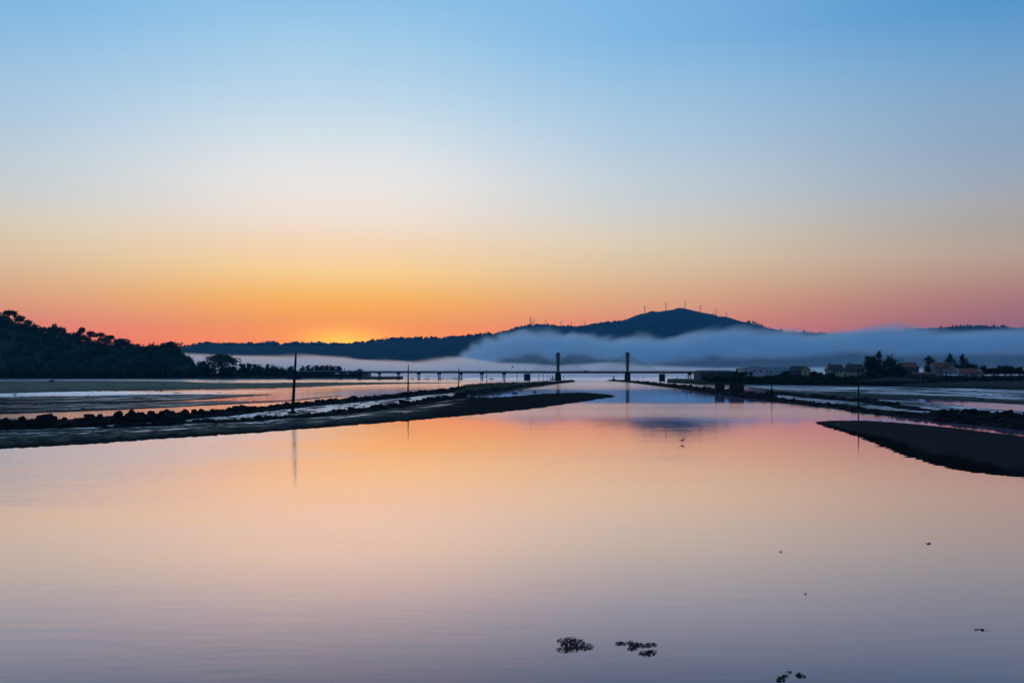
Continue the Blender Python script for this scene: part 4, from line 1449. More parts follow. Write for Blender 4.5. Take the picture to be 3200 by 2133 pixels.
for px, side in ((1744, -1), (1961, 1)):
    s = loc_s(px, WD / 2)
    b = MB()
    b.loft([[(s - 1.9, WD / 2 - 4, -1), (s + 1.9, WD / 2 - 4, -1), (s + 1.9, WD / 2 + 4, -1), (s - 1.9, WD / 2 + 4, -1)],
            [(s - 1.55, WD / 2 - 3.4, Z0 + .02), (s + 1.55, WD / 2 - 3.4, Z0 + .02), (s + 1.55, WD / 2 + 3.4, Z0 + .02), (s - 1.55, WD / 2 + 3.4, Z0 + .02)]])
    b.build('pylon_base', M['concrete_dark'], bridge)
    rings = []
    top = 27.2
    for z, a, c_ in ((Z1 - .3, 1.15, 1.15), (14.5, 1.1, 1.1), (17.5, 1.25, 1.25), (top - 1.2, 1.65, 1.45), (top, 1.65, 1.45)):
        l, r_ = (a, c_) if side < 0 else (c_, a)
        zl = z - (.75 if z == top and side < 0 else 0)
        zr = z - (.95 if z == top and side > 0 else 0)
        rings.append([(s - l, WD / 2 - 1.1, zl), (s + r_, WD / 2 - 1.1, zr), (s + r_, WD / 2 + 1.1, zr), (s - l, WD / 2 + 1.1, zl)])
    py_ = MB().loft(rings).build('pylon', M['pylon'], bridge)
    for sd in (-1, 1):
        for k in range(6):
            base = s + sd * (5.2 + 4.9 * k)
            zt = 16.2 + 1.75 * k
            MB().tube([(base, WD / 2 - .3, Z1), (s + sd * 1.2, WD / 2 - .3, zt)], .10, 5).build('stay_cable', M['cable'], bridge)
            MB().tube([(base, WD / 2 + .3, Z1), (s + sd * 1.2, WD / 2 + .3, zt)], .10, 5).build('stay_cable', M['cable'], bridge)
# abutment at the left bank
MB().prism([(-9, 0.4, -.7), (1.5, 0.4, -.7), (.2, 0.4, Z1 - .5), (-9, 0.4, Z1 - .5)], (0, WD - .8, 0)).build('abutment', M['concrete_dark'], bridge)
MB().prism([(LEN - 1, 0.4, -.7), (LEN + 14, 0.4, -.7), (LEN + 14, 0.4, Z1 - .5), (LEN, 0.4, Z1 - .5)], (0, WD - .8, 0)).build('abutment', M['concrete_dark'], bridge)


def bridge_pt(px, y, z):
    return bridge.matrix_basis @ Vector((loc_s(px), y, z))


# road sign and lamps on the deck
def deck_sign(px):
    p = bridge_pt(px, 2.0, Z1)
    r = empty('road_sign', p, BANG)
    MB().tube([(0, 0, 0), (0, 0, 5.1)], .09, 6).build('post', M['rail'], r)
    MB().box((.9, 0, 4.7), (1.8, .1, .1)).build('arm', M['rail'], r)
    MB().box((1.45, -.08, 4.9), (1.3, .1, 1.7)).build('panel', M['sign_panel'], r)
    tag(r, 'road sign panel on a post above the bridge deck', 'sign')


deck_sign(1595)


def deck_lamp(px, h, label):
    p = bridge_pt(px, 1.2, Z1)
    r = empty('beacon_lamp', p, BANG)
    MB().tube([(0, 0, 0), (0, 0, h)], [.07, .05], 6).build('post', M['rail'], r)
    MB().box((0, 0, h + .15), (.5, .4, .32), taper=.6).build('lamp_head', M['sheet_dark'], r)
    tag(r, label, 'lamp', 'small lamps along the bridge rail')


deck_lamp(1204, 2.1, 'small rail lamp above the third twin pier, left part of the bridge')
deck_lamp(1407, 1.7, 'small rail lamp left of the boat below the bridge')
deck_lamp(1578, 2.0, 'small rail lamp just left of the road sign on the bridge')
deck_lamp(2153, 2.6, 'rail lamp above the last pier near the dark warehouse')


def car(px):
    p = bridge_pt(px, 3.6, Z1 + .02)
    r = empty('parked_car', p, BANG)
    r.name = 'car'
    sec = lambda x, z0, z1, hw: [(x, -hw, z0), (x, hw, z0), (x, hw, z1), (x, -hw, z1)]
    MB().loft([sec(-2.1, .35, .75, .75), sec(-1.9, .25, .95, .85), sec(-.9, .25, 1.0, .88), sec(.9, .25, .95, .88), sec(1.9, .25, .85, .85), sec(2.15, .35, .7, .72)]).build('body', M['car_dark'], r)
    MB().loft([sec(-1.75, .96, .98, .78), sec(-1.2, .97, 1.42, .68), sec(.2, .97, 1.46, .68), sec(.95, .96, 1.0, .78)]).build('cabin', M['pane'], r)
    for x in (-1.3, 1.35):
        for y in (-.86, .86):
            MB().tube([(x, y - .1, .32), (x, y + .1, .32)], .32, 12).build('wheel', M['rubber'], r)
    tag(r, 'dark car crossing the bridge between the two pylons', 'car')


car(1827)

# ------------------------------------------------------------------ shore buildings under the left end of the bridge
WALLS = {}


def gable_house(name, px0, px1, py_base, py_eave, py_ridge, D, depth, wall, roof, label, front=True, over=.35, windows=(), door=None, chimney=None, hip=0.0, cat='house', wmat=None):
    """front=True: gable end faces the camera, else the eave side does. windows: (u, v, w, h) fractions of the front wall"""
    a, b = V(px0, py_base, D), V(px1, py_base, D)
    W_ = b.x - a.x
    he = (py_base - py_eave) / F * D
    hr = (py_base - py_ridge) / F * D
    r = empty(name, ((a.x + b.x) / 2, D, a.z))
    tag(r, label, cat)
    x = W_ / 2
    lo = -1.6
    wl = MB()
    rf = MB()
    th = .18
    if front:
        wl.prism([(-x, 0, lo), (x, 0, lo), (x, 0, he), (0, 0, hr - .05), (-x, 0, he)], (0, depth, 0))
        sl = (hr - he) / x
        for sg in (-1, 1):
            e = sg * (x + over)
            rf.prism([(0, -over, hr), (e, -over, hr - sl * (x + over)), (e, -over, hr - sl * (x + over) + th), (0, -over, hr + th)], (0, depth + 2 * over, 0))
    else:
        wl.prism([(-x, 0, lo), (-x, depth, lo), (-x, depth, he), (-x, depth / 2, hr - .05), (-x, 0, he)], (W_, 0, 0))
        sl = (hr - he) / (depth / 2)
        for sg in (-1, 1):
            e = depth / 2 + sg * (depth / 2 + over)
            z_e = hr - sl * (depth / 2 + over)
            hx = x + over
            q = hip * W_
            lowr = [(-hx, e, z_e), (hx, e, z_e), (hx - q, depth / 2, hr), (-hx + q, depth / 2, hr)]
            rf.add([Vector(v) for v in lowr] + [Vector(v) + Vector((0, 0, th)) for v in lowr],
                   [(0, 1, 2, 3), (4, 7, 6, 5), (0, 4, 5, 1), (1, 5, 6, 2), (2, 6, 7, 3), (3, 7, 4, 0)])
    wl.build('wall', wall, r)
    ro = rf.build('roof', roof, r)
    for (u, v, ww, hh) in windows:
        cx, cz = -x + u * W_, v * he
        f = MB().box((cx, -.03, cz), (ww * W_ + .3, .12, hh * he + .3)).build('window', wmat or M['frame'], r)
        MB().box((cx, -.08, cz), (ww * W_, .06, hh * he)).build('pane', M['pane'], f)
    if door:
        u, ww, hh = door
        MB().box((-x + u * W_, -.04, hh * he / 2 - .02), (ww * W_, .14, hh * he)).build('door', M['sheet_dark'], r)
    if chimney:
        u, hh = chimney
        MB().box((-x + u * W_, depth / 2, hr + hh / 2 - .3), (.9, .9, hh + .6)).build('chimney', M['stone_wall'], ro)
    return r


gable_house('warehouse', 1094, 1152, 1179, 1166, 1161.5, 1195, 22, M['sheet_grey'], M['sheet_grey'], 'grey gabled warehouse behind the left bridge piers', True, cat='warehouse',
            windows=((.22, .4, .14, .28),), door=(.6, .22, .5))
gable_house('boat_shed', 1046, 1093, 1179, 1168.5, 1165.5, 1190, 14, M['sheet_dark'], M['sheet_white'], 'long shed with a bright roof under the left bridge deck', False, cat='shed', door=(.5, .2, .6))


def jetty():
    a, b = G(1150, 1185.2), G(1445, 1185.2)
    r = empty('jetty', (a.x, a.y, 0))
    L = b.x - a.x
    MB().box((L / 2, 0, .75), (L, 2.2, .35)).build('walkway', M['timber'], r)
    for k in range(14):
        MB().tube([(k * L / 13, -.8, -.8), (k * L / 13, -.8, 1.3)], .16, 6).build('pile', M['timber'], r)
    tag(r, 'long low landing stage on the water behind the left piers', 'jetty')


jetty()
k = 0
for px, n, h, lb in ((1290, 5, 2.2, 'mooring post in the short cluster left of the second straight timber pole'), (1336, 6, 2.3, 'mooring post in the cluster of six right of the fifth twin pier'),
                     (1380, 7, 2.6, 'mooring post in the tall cluster right of the sixth twin pier'), (1398, 1, 2.6, 'single tall mooring post at the middle of the landing stage'),
                     (1409, 1, 2.4, 'single mooring post near the right end of the landing stage'), (1426, 8, 2.5, 'mooring post in the dense cluster at the right end of the landing stage')):
    for i in range(n):
        p = G(px + (i - n / 2) * 2.4, 1185.6 + .5 * math.sin(i * 2.1 + px))
        o = MB().tube([(0, 0, -.8), (.1 * math.sin(i + px), 0, h * (1 + .18 * math.sin(i * 3.3)))], [.2, .14], 6).build('mooring_post', M['timber'])
        o.location = p
        tag(o, lb, 'post', 'mooring posts along the landing stage')


def rubble(px0, px1, label, seed):
    rs = np.random.default_rng(seed)
    vs, fs, b = [], [], 0
    for i in range(60):
        p = G(rs.uniform(px0, px1), 1185.2 + rs.uniform(-.3, .3))
        co, fc = STONE_NP[rs.integers(len(STONE_NP))]
        s_ = rs.uniform(.6, 2.0)
        vs.append(co * np.array([s_ * 1.6, s_, s_ * .8]) + np.array([p.x, p.y + 3, .3]))
        fs.append(fc + b)
        b += len(co)
    o = link('rubble', tri_soup('rubble', np.concatenate(vs), np.concatenate(fs), M['rock']))
    tag(o, label, 'rubble', kind='stuff')


rubble(1120, 1250, 'dark rubble along the landing below the grey warehouse', 3)


def boat(px, py, wpx, label):
    p = G(px, py)
    L = wpx / F * p.y
    r = empty('motor_boat', p, 0)
    rings = []
    for t, hw, zk, zd in ((0, .36, .0, .62), (.25, .42, -.1, .6), (.6, .40, -.08, .66), (.85, .22, .1, .78), (1.0, .02, .45, .9)):
        x = (t - .5) * L
        k = L / 5.2
        rings.append([(x, -hw * 2 * k, zd * k), (x, -hw * 1.5 * k, (zk + .15) * k), (x, 0, zk * k), (x, hw * 1.5 * k, (zk + .15) * k), (x, hw * 2 * k, zd * k), (x, 0, (zd + .03) * k)])
    MB().loft(rings).build('hull', M['boat_white'], r)
    k = L / 5.2
    sec = lambda x, z0, z1, hw: [(x, -hw, z0), (x, hw, z0), (x, hw, z1), (x, -hw, z1)]
    MB().loft([sec(-.25 * L, .62 * k, 1.15 * k, .55 * k), sec(-.2 * L, .62 * k, 1.5 * k, .5 * k), sec(.02 * L, .62 * k, 1.45 * k, .5 * k), sec(.14 * L, .62 * k, .9 * k, .5 * k)]).build('cabin', M['sheet_grey'], r)
    MB().box((-.52 * L, 0, .5 * k), (.35 * k, .4 * k, .9 * k)).build('outboard_motor', M['rubber'], r)
    MB().tube([(-.15 * L, 0, 1.4 * k), (-.15 * L, 0, 2.2 * k)], .03, 5).build('mast', M['rail'], r)
    tag(r, label, 'boat')


boat(1537, 1185.6, 16, 'small grey motor boat moored on the water behind the bridge')


def beacon(px, py, wpx, hpx, label):
    p = G(px, py)
    k = p.y / F
    r = empty('harbour_beacon', p)
    w_, h_ = wpx * k, hpx * k
    iso = MB()
    iso.tube([(0, 0, -.6), (0, 0, .5), (0, 0, 1.2)], [w_ * .5, w_ * .38, w_ * .12], 14)
    iso.build('rock_base', M['rock'], r)
    MB().tube([(0, 0, 1.0), (0, 0, 1.9)], [w_ * .09, w_ * .085], 10).build('plinth', M['concrete'], r)
    MB().tube([(0, 0, 1.9), (0, 0, h_ * .82)], [.75, .5], 10).build('tower', M['concrete'], r)
    MB().tube([(0, 0, h_ * .82), (0, 0, h_ * .84), (0, 0, h_ * .86)], [.8, .8, .5], 10).build('gallery', M['concrete'], r)
    MB().tube([(0, 0, h_ * .86), (0, 0, h_ * .97), (0, 0, h_)], [.36, .36, .05], 8).build('lantern', M['sheet_dark'], r)
    tag(r, label, 'beacon', 'beacons at the channel mouth')


beacon(1727, 1187, 28, 14, 'small beacon tower on a rock islet beside the left pylon foot')
beacon(1918, 1187.6, 26, 14, 'small beacon tower at the end of the right rock wall')


# ------------------------------------------------------------------ timber poles
def pole(px0, py0, px1, py1, wpx, label, cat='pole', mound_px=0, name='timber_pole', dark=True):
    p = G(px0, py0)
    q = V(px1, py1, p.y)
    r0 = wpx / F * p.y / 2
    r = empty(name, p)
    d = q - p
    pts = [(0, 0, -.8)] + [tuple(d * t + Vector((.05 * math.sin(t * 9) * r0, 0, 0))) for t in (.05, .3, .55, .8, .96, 1.0)]
    MB().tube(pts, [r0 * 1.25, r0 * 1.2, r0 * 1.1, r0, r0 * .85, r0 * .62, r0 * .35], 8).build('shaft', M['timber'], r)
    if mound_px:
        rs = np.random.default_rng(int(px0))
        R = mound_px / F * p.y / 2
        for i in range(13):
            o = link('foot_stone', STONES[rs.integers(9)], r)
            a, u = rs.uniform(0, 6.28), rs.uniform(0, .9)
            s = rs.uniform(.3, .55) * R * .55
            o.location = (math.cos(a) * R * u, math.sin(a) * R * u * .6, .1 + (1 - u) * R * .30)
            o.scale = (s * 1.3, s, s * .8)
            o.rotation_euler = (0, 0, a)
    tag(r, label, cat, 'mooring poles beside the channel walls')
    return r


pole(914, 1293, 925, 1098, 8.5, 'tallest and nearest timber pole, leaning right between the left rock rows', mound_px=44)
pole(1275, 1248.5, 1276, 1137, 4.2, 'second straight timber pole between the left rock rows', mound_px=26)
pole(1433, 1211, 1434, 1144.5, 2.9, 'timber pole at the left end of the grassy mound')
pole(1521, 1199, 1521, 1153, 1.9, 'timber pole left of the boat behind the grassy mound')
pole(1577, 1198, 1577, 1166, 1.9, 'short pole in front of the twin pier left of the road sign')
pole(1616, 1198, 1616, 1164, 1.8, 'pole below the deck just right of the road sign')
pole(1684, 1194.5, 1683.6, 1168, 1.5, 'first thin pole left of the left pylon foot, tallest of four')
pole(1698.5, 1193.5, 1698, 1168.5, 1.4, 'second thin pole left of the left pylon foot')
pole(1710.5, 1192.5, 1710, 1169, 1.3, 'third thin pole left of the left pylon foot')
pole(1719.5, 1192, 1719, 1172, 1.2, 'faint thin pole beside the left beacon')
pole(1760.5, 1190.6, 1762.5, 1173, 1.2, 'thin leaning stake at the very end of the left rock wall')
pole(1983, 1194, 1984, 1175, 1.3, 'first leaning stake right of the right pylon foot')
pole(1993, 1194.5, 1994.2, 1174.5, 1.4, 'second leaning stake right of the right pylon foot')
pole(2008.5, 1196, 2010.5, 1174, 1.5, 'third leaning stake right of the right pylon foot')
pole(2107.5, 1203.5, 2118.5, 1172, 1.9, 'strongly slanting pole on the right rock wall')
pole(2143, 1206.5, 2147.8, 1168, 2.0, 'tilted pole just left of the last twin pier')
pole(2203, 1222, 2203, 1197, 2.0, 'short straight stake left of the two concrete blocks')
pole(2683, 1277, 2683, 1146, 4.4, 'tall dark post on a rock heap in the right rock rows', mound_px=44)


def tripod_mark(px, py, ptop, wpx, label):
    p = G(px, py)
    k = p.y / F
    r = empty('channel_mark', p)
    h = (py - ptop) * k
    R = wpx * k / 2
    MB().tube([(0, 0, -.5), (.1, 0, h)], [.28, .1], 8).build('post', M['timber'], r)
    for a in (.5, 2.6, 4.7):
        MB().tube([(math.cos(a) * R, math.sin(a) * R, -.4), (0, 0, h * .34)], [.16, .12], 6).build('leg', M['timber'], r)
    MB().tube([(0, 0, -.3), (0, 0, .9), (0, 0, 2.4)], [R * .9, R * .75, R * .3], 7).build('stone_base', M['rock'], r)
    tag(r, label, 'channel mark')


tripod_mark(2411, 1240, 1160, 24, 'thin channel mark on a tapering base at the joint of the right walls')


def twig(px, py, h, lean, label):
    p = G(px, py)
    o = MB().tube([(0, 0, 0), (lean * .5, 0, h * .6), (lean, 0, h)], [.06, .05, .03], 5).build('stick', M['timber'])
    o.location = p + Vector((0, 0, .8))
    tag(o, label, 'stick')


twig(1095, 1293, 1.3, -.25, 'thin stick standing on the nearer left rock row')
twig(890, 1277, .8, -.6, 'bent twig on the farther left rock row beside the tall pole')

# concrete blocks
for px0, px1, pt, pb, label in ((2238.5, 2264.5, 1197, 1229, 'smaller dark concrete block standing on the right rock wall'),
                                (2284, 2325, 1195, 1236, 'larger dark concrete block standing on the right rock wall')):
    a, b = G(px0, pb), G(px1, pb)
    h = (pb - pt) / F * a.y
    r = empty('concrete_block', ((a.x + b.x) / 2, a.y, 0))
    wx = b.x - a.x
    MB().box((0, 1.6, h / 2 - .3), (wx, 3.2, h + .6)).build('block', M['concrete_dark'], r)
    MB().box((0, 1.6, h + .12), (wx * .97, 3.0, .24)).build('cap_slab', M['concrete_dark'], r)
    tag(r, label, 'concrete block')

# ------------------------------------------------------------------ village
gable_house('warehouse', 2189, 2300, 1187, 1162, 1156.5, 700, 26, M['sheet_dark'], M['sheet_dark'], 'long dark warehouse at the right end of the bridge', False, cat='warehouse', hip=.12,
            windows=((.12, .75, .05, .12), (.45, .75, .05, .12), (.74, .75, .05, .12)), door=(.6, .09, .35))
gable_house('warehouse', 2323.5, 2394, 1169.5, 1151, 1144.2, 690, 22, M['sheet_white'], M['sheet_grey'], 'white gabled warehouse with a dark door left of the ochre barn', True, cat='warehouse',
            door=(.33, .16, .55), windows=((.5, .58, .08, .22), (.75, .6, .06, .3)))
gable_house('warehouse', 2395.5, 2498, 1170.5, 1160, 1145.5, 692, 20, M['sheet_white'], M['sheet_grey'], 'long low hall with grey roof and white wall strip left of the ochre barn', False, cat='warehouse', hip=.04)
gable_house('barn', 2505, 2533.5, 1171, 1155, 1143.5, 680, 16, M['plaster_ochre'], M['tile_brown'], 'ochre gabled barn end beside the long grey roofed hall', True, cat='barn', windows=((.44, .55, .03, .8),))
gable_house('barn_wing', 2484, 2505, 1170, 1159, 1143.5, 681.5, 14, M['stone_wall'], M['tile_brown'], 'brown roofed side of the ochre barn, joined to the grey hall', False, cat='barn')
gable_house('village_house', 2592, 2641, 1164.5, 1154, 1139.5, 690, 10, M['plaster'], M['tile_brown'], 'house with chimney and open porch, alone before the fog', False, hip=.12, chimney=(.14, 1.3),
            windows=((.3, .45, .09, .5), (.52, .45, .09, .5), (.75, .45, .09, .5)), door=(.42, .06, .7))


def porch(px0, px1, py_b, py_t, D, label):
    a, b = V(px0, py_b, D), V(px1, py_b, D)
    h = (py_b - py_t) / F * D
    r = empty('porch', ((a.x + b.x) / 2, D, a.z))
    wx = b.x - a.x
    MB().prism([(-wx / 2, -.3, h * .72), (wx / 2, -.3, h * 1.3), (wx / 2, -.3, h * 1.3 + .2), (-wx / 2, -.3, h * .72 + .2)], (0, 4, 0)).build('roof', M['tile_brown'], r)
    for k in range(4):
        MB().box((-wx / 2 + .2 + k * (wx - .4) / 3, 0, h * .36 - .4), (.25, .25, h * .72 + .8)).build('post', M['plaster_white'], r)
    tag(r, label, 'porch')


porch(2579, 2593, 1164.5, 1155, 690, 'open porch with white posts at the left side of the lone house')
gable_house('village_house', 2653, 2704, 1164, 1154, 1137.5, 700, 11, M['stone_wall'], M['tile_brown'], 'dark stone house half hidden left of the tall village tree', False, hip=.16, chimney=(.2, 1.4),
            windows=((.3, .45, .08, .5), (.6, .45, .08, .5)))
gable_house('village_house', 2822, 2872, 1168, 1146, 1132, 690, 12, M['stone_wall'], M['tile_red'], 'red roofed house just right of the dark village trees', False, hip=.12,
            windows=((.3, .5, .08, .3), (.7, .5, .08, .3)))
gable_house('village_house', 2922, 2980, 1172, 1148, 1132.5, 680, 11, M['plaster'], M['tile_red'], 'wide two storey house under the two pines, red roof', False, hip=.05,
            windows=((.55, .72, .1, .2), (.7, .3, .1, .24), (.4, .3, .1, .24)))
gable_house('village_house', 2965, 2986, 1178, 1148, 1135, 668, 10, M['plaster'], M['tile_brown'], 'narrow pale gable with dark windows in front of the two storey house', True,
            windows=((.28, .78, .2, .14), (.3, .35, .26, .18), (.75, .5, .16, .2)))
gable_house('village_house', 2998, 3076, 1188, 1166, 1151, 640, 12, M['plaster_rose'], M['tile_red'], 'low broad house with rose walls and weathered tile roof', False, hip=.2,
            windows=((.82, .4, .1, .34), (.66, .75, .09, .16), (.3, .75, .08, .16)), door=(.9, .06, .6))
gable_house('garage', 2952, 3007, 1194, 1173, 1170.5, 625, 8, M['stone_wall'], M['sheet_white'], 'low shed with a flat pale roof edge before the pale gable', False, cat='shed',
            windows=((.2, .45, .16, .4),), door=(.75, .22, .7))
gable_house('garage', 3008, 3052, 1192, 1177, 1174, 622, 7, M['concrete_dark'], M['sheet_dark'], 'dark low outbuilding below the rose house', False, cat='shed')
gable_house('garage', 3055, 3077, 1191, 1168, 1164, 634, 6, M['plaster_rose'], M['tile_brown'], 'small rose annex with an open dark bay, right of the rose house', True, cat='shed',
            door=(.35, .4, .55), windows=((.75, .75, .2, .2),))
gable_house('garage', 2850, 2925, 1176, 1168, 1164, 655, 7, M['stone_wall'], M['tile_red'], 'long low shed with an orange red roof left of the sheds', False, cat='shed')


def wall_thing(px0, px1, pb, pt, D, mat, label):
    a, b = V(px0, pb, D), V(px1, pb, D)
    h = (pb - pt) / F * D
    r = empty('garden_wall', ((a.x + b.x) / 2, D, a.z))
    MB().box((0, 0, h / 2 - .8), (b.x - a.x, .5, h + 1.6)).build('wall', mat, r)
    MB().box((0, 0, h + .08), (b.x - a.x + .1, .7, .16)).build('coping', mat, r)
    tag(r, label, 'wall')


wall_thing(2610, 2700, 1176, 1163.5, 660, M['plaster_ochre'].copy(), 'low ochre garden wall below the two houses left of the trees')
wall_thing(2780, 2960, 1204, 1196, 600, M['stone_wall'], 'grey stone quay wall at the foot of the village')
wall_thing(2420, 2500, 1176, 1171, 672, M['concrete_dark'], 'dark concrete wall below the long hall')

GV = 'trees of the village'
tree('feathery', 2741, 1090, 1184, 62, 655, 'tallest feathery village tree, left of the rounded dark one', GV)
tree('poplar', 2711, 1108, 1180, 26, 657, 'slim upright stem at the left flank of the tallest village tree', GV)
tree('round', 2787, 1103, 1186, 68, 650, 'large rounded dark tree right of the tallest village tree', GV)
tree('bush', 2735, 1146, 1188, 70, 645, 'dense shrub at the foot of the tallest village tree', GV)
tree('bush', 2795, 1148, 1188, 70, 645, 'dense shrub at the foot of the rounded dark village tree', GV)
tree('round', 2905, 1107, 1142, 32, 700, 'small ball crowned tree standing above the red roofs', GV)
tree('bush', 2905, 1138, 1172, 40, 690, 'dark thicket below the ball crowned tree', GV)
tree('conifer', 2968, 1103, 1160, 58, 715, 'left conifer of the pair behind the two storey house', GV)
tree('conifer', 3008, 1101, 1160, 46, 715, 'right narrower conifer of the pair behind the two storey house', GV)
tree('round', 3030, 1129, 1170, 50, 700, 'wide dark tree behind the rose house', GV)
tree('round', 3005, 1131, 1170, 36, 700, 'dark tree between the gable and the rose house', GV)
tree('bush', 3074, 1139, 1166, 24, 690, 'small tree right of the rose house by a thin mast', GV)
tree('bush', 3112, 1147, 1168, 50, 690, 'low hedge-like tree on the skyline right of the rose house', GV)
tree('bush', 3140, 1138, 1168, 36, 690, 'round bushy tree near the right edge', GV)
tree('poplar', 3164, 1142, 1168, 14, 690, 'slim small tree between the two right-hand bushes', GV)
tree('bush', 3185, 1144, 1168, 28, 690, 'flat bush at the right edge of the village skyline', GV)
tree('conifer', 2301, 1151, 1180, 20, 690, 'small pointed shrub between the dark and the white warehouse', GV)
tree('bush', 2316, 1158, 1182, 38, 685, 'rounded bush against the white warehouse', GV)
tree('bush', 2455, 1156, 1180, 30, 670, 'dark round bush before the long hall', GV)
tree('bush', 2543, 1156, 1182, 26, 668, 'dark bush at the right corner of the ochre barn', GV)
tree('bush', 2560, 1161, 1184, 30, 668, 'low bush sloping down right of the ochre barn', GV)
tree('bush', 2595, 1163, 1180, 34, 665, 'low bush before the porch of the lone house', GV)
undergrowth([(float(px), 1174 + 6 * math.sin(k * 1.9), 1196 + 3 * (px > 2800), 34, 625 - 25 * (px > 2900)) for k, px in enumerate(np.linspace(2215, 3260, 70))]
            + [(float(px), 1187 + (k * 3 % 6), 1202 + (px - 2500) * .012, 30, 590 - (px - 2500) * .06) for k, px in enumerate(np.linspace(2330, 3260, 60))]
            + [(float(px), 1149 + (k * 5 % 7), 1172, 36, 692) for k, px in enumerate(np.linspace(3050, 3300, 16))], 'low dark scrub along the village bank', 10)


def mast(px, pb, pt, D, label):
    p = V(px, pb, D)
    r = empty('mast', p)
    h = (pb - pt) / F * D
    MB().tube([(0, 0, -.5), (0, 0, h)], [.1, .06], 6).build('pole', M['cable'], r)
    MB().box((0, 0, h * .92), (.9, .06, .06)).build('crossbar', M['cable'], r)
    tag(r, label, 'mast')


mast(3066, 1150, 1131, 690, 'thin mast on the skyline beside the rose house')
mast(2873, 1150, 1134, 690, 'thin antenna at the right end of the red roof')
mast(2539, 1165, 1152, 680, 'short thin mast right of the ochre barn')

# white posts of a small landing, far right
for k, px in enumerate((3091, 3101, 3107)):
    p = V(px, 1187, 600)
    o = MB().box((0, 0, .6), (.35, .35, 2.4)).build('white_post', M['plaster_white'])
    o.location = p
    tag(o, ('left', 'middle', 'right')[k] + ' one of three small white posts on the bank right of the village', 'post', 'white posts on the right bank')


# ------------------------------------------------------------------ wind turbines
def turbine_parts():
    tw = MB().tube([(0, 0, -4), (0, 0, 25), (0, 0, 50)], [2.9, 2.4, 1.8], 8).mesh('tower', M['turbine'])
    nc = MB().box((0, 1.0, 51), (3.0, 8, 3.2), taper=.85).mesh('nacelle', M['turbine'])
    hb = MB().tube([(0, -3.2, 51), (0, -4.6, 51)], [1.4, .5], 8).mesh('hub', M['turbine'])
    bl = MB().loft([[(-.6, 0, 0), (0, .3, 0), (.8, 0, 0), (0, -.3, 0)], [(-.7, 0, 5), (0, .25, 5), (1.3, 0, 5), (0, -.2, 5)], [(-.15, 0, 22), (0, .06, 22), (.35, 0, 22), (0, -.06, 22)]]).mesh('blade', M['turbine'])
    return tw, nc, hb, bl


TP = turbine_parts()


def turbine(px, py_base, hpx, label, ang, yaw):
    D = 7990
    p = V(px, py_base, D)
    k = (hpx / F * D) / 52.0
    r = empty('wind_turbine', p, yaw)
    r.scale = (k, k, k)
    link('tower', TP[0], r)
    n = link('nacelle', TP[1], r)
    link('hub', TP[2], n)
    for j in range(3):
        b = link('blade', TP[3], r)
        b.location = (0, -3.9, 51)
        b.rotation_euler = (0, ang + j * 2.0944, 0)
    tag(r, label, 'wind turbine', 'wind turbines along the mountain ridge')


for i, (px, pb, h, label) in enumerate([
    (1657.5, 1018, 26, 'tallest wind turbine of the trio at the left end of the ridge'),
    (1662.5, 1030, 24, 'low wind turbine of the trio at the left, its foot in the fog'),
    (1668, 1020, 21, 'right wind turbine of the trio at the left end of the ridge'),
    (1706, 1016, 18, 'lone wind turbine on the rounded left knoll'),
    (1753.5, 1022, 19, 'wind turbine in the first dip of the ridge'),
    (1785, 1021, 16, 'wind turbine on the low hump before the mountain rises'),
    (1826, 1021, 18, 'wind turbine at the foot of the mountain slope'),
    (2015, 979, 22, 'wind turbine left of the small rocky knob on the mountain'),
    (2081, 970, 23, 'wind turbine between the rocky knob and the summit'),
    (2141, 965, 22, 'wind turbine just right of the mountain summit'),
    (2188, 975, 21, 'wind turbine on the shoulder right of the summit'),
    (2237, 985, 18, 'wind turbine beside the small lattice mast on the right slope'),
    (2269.5, 989, 16, 'rightmost wind turbine, on the right slope of the mountain'),
]):
    turbine(px, pb + 1, h, label, .4 + i * .77, -.5 + .07 * i)


def relay(px, pb, h, wm, label):
    p = V(px, pb, 7985)
    r = empty('relay_station', p)
    H = h / F * 7985
    MB().box((0, 0, H * .25), (wm, wm, H * .5)).build('hut', M['concrete_dark'], r)
    for sx in (-1, 1):
        MB().tube([(sx * wm * .3, 0, H * .5), (sx * wm * .06, 0, H)], .5, 5).build('mast_leg', M['cable'], r)
    MB().tube([(0, 0, H * .95), (0, 0, H * 1.15)], .4, 5).build('aerial', M['cable'], r)
    tag(r, label, 'relay station')


relay(2229.5, 983, 8, 7, 'small lattice relay station left of a turbine on the right slope')
relay(2239, 987, 6, 9, 'squat relay hut at the foot of a turbine on the right slope')
relay(2054, 975, 4, 7, 'tiny hut in the saddle right of the rocky knob')
relay(2184, 976, 4, 7, 'tiny hut beside the shoulder turbine')


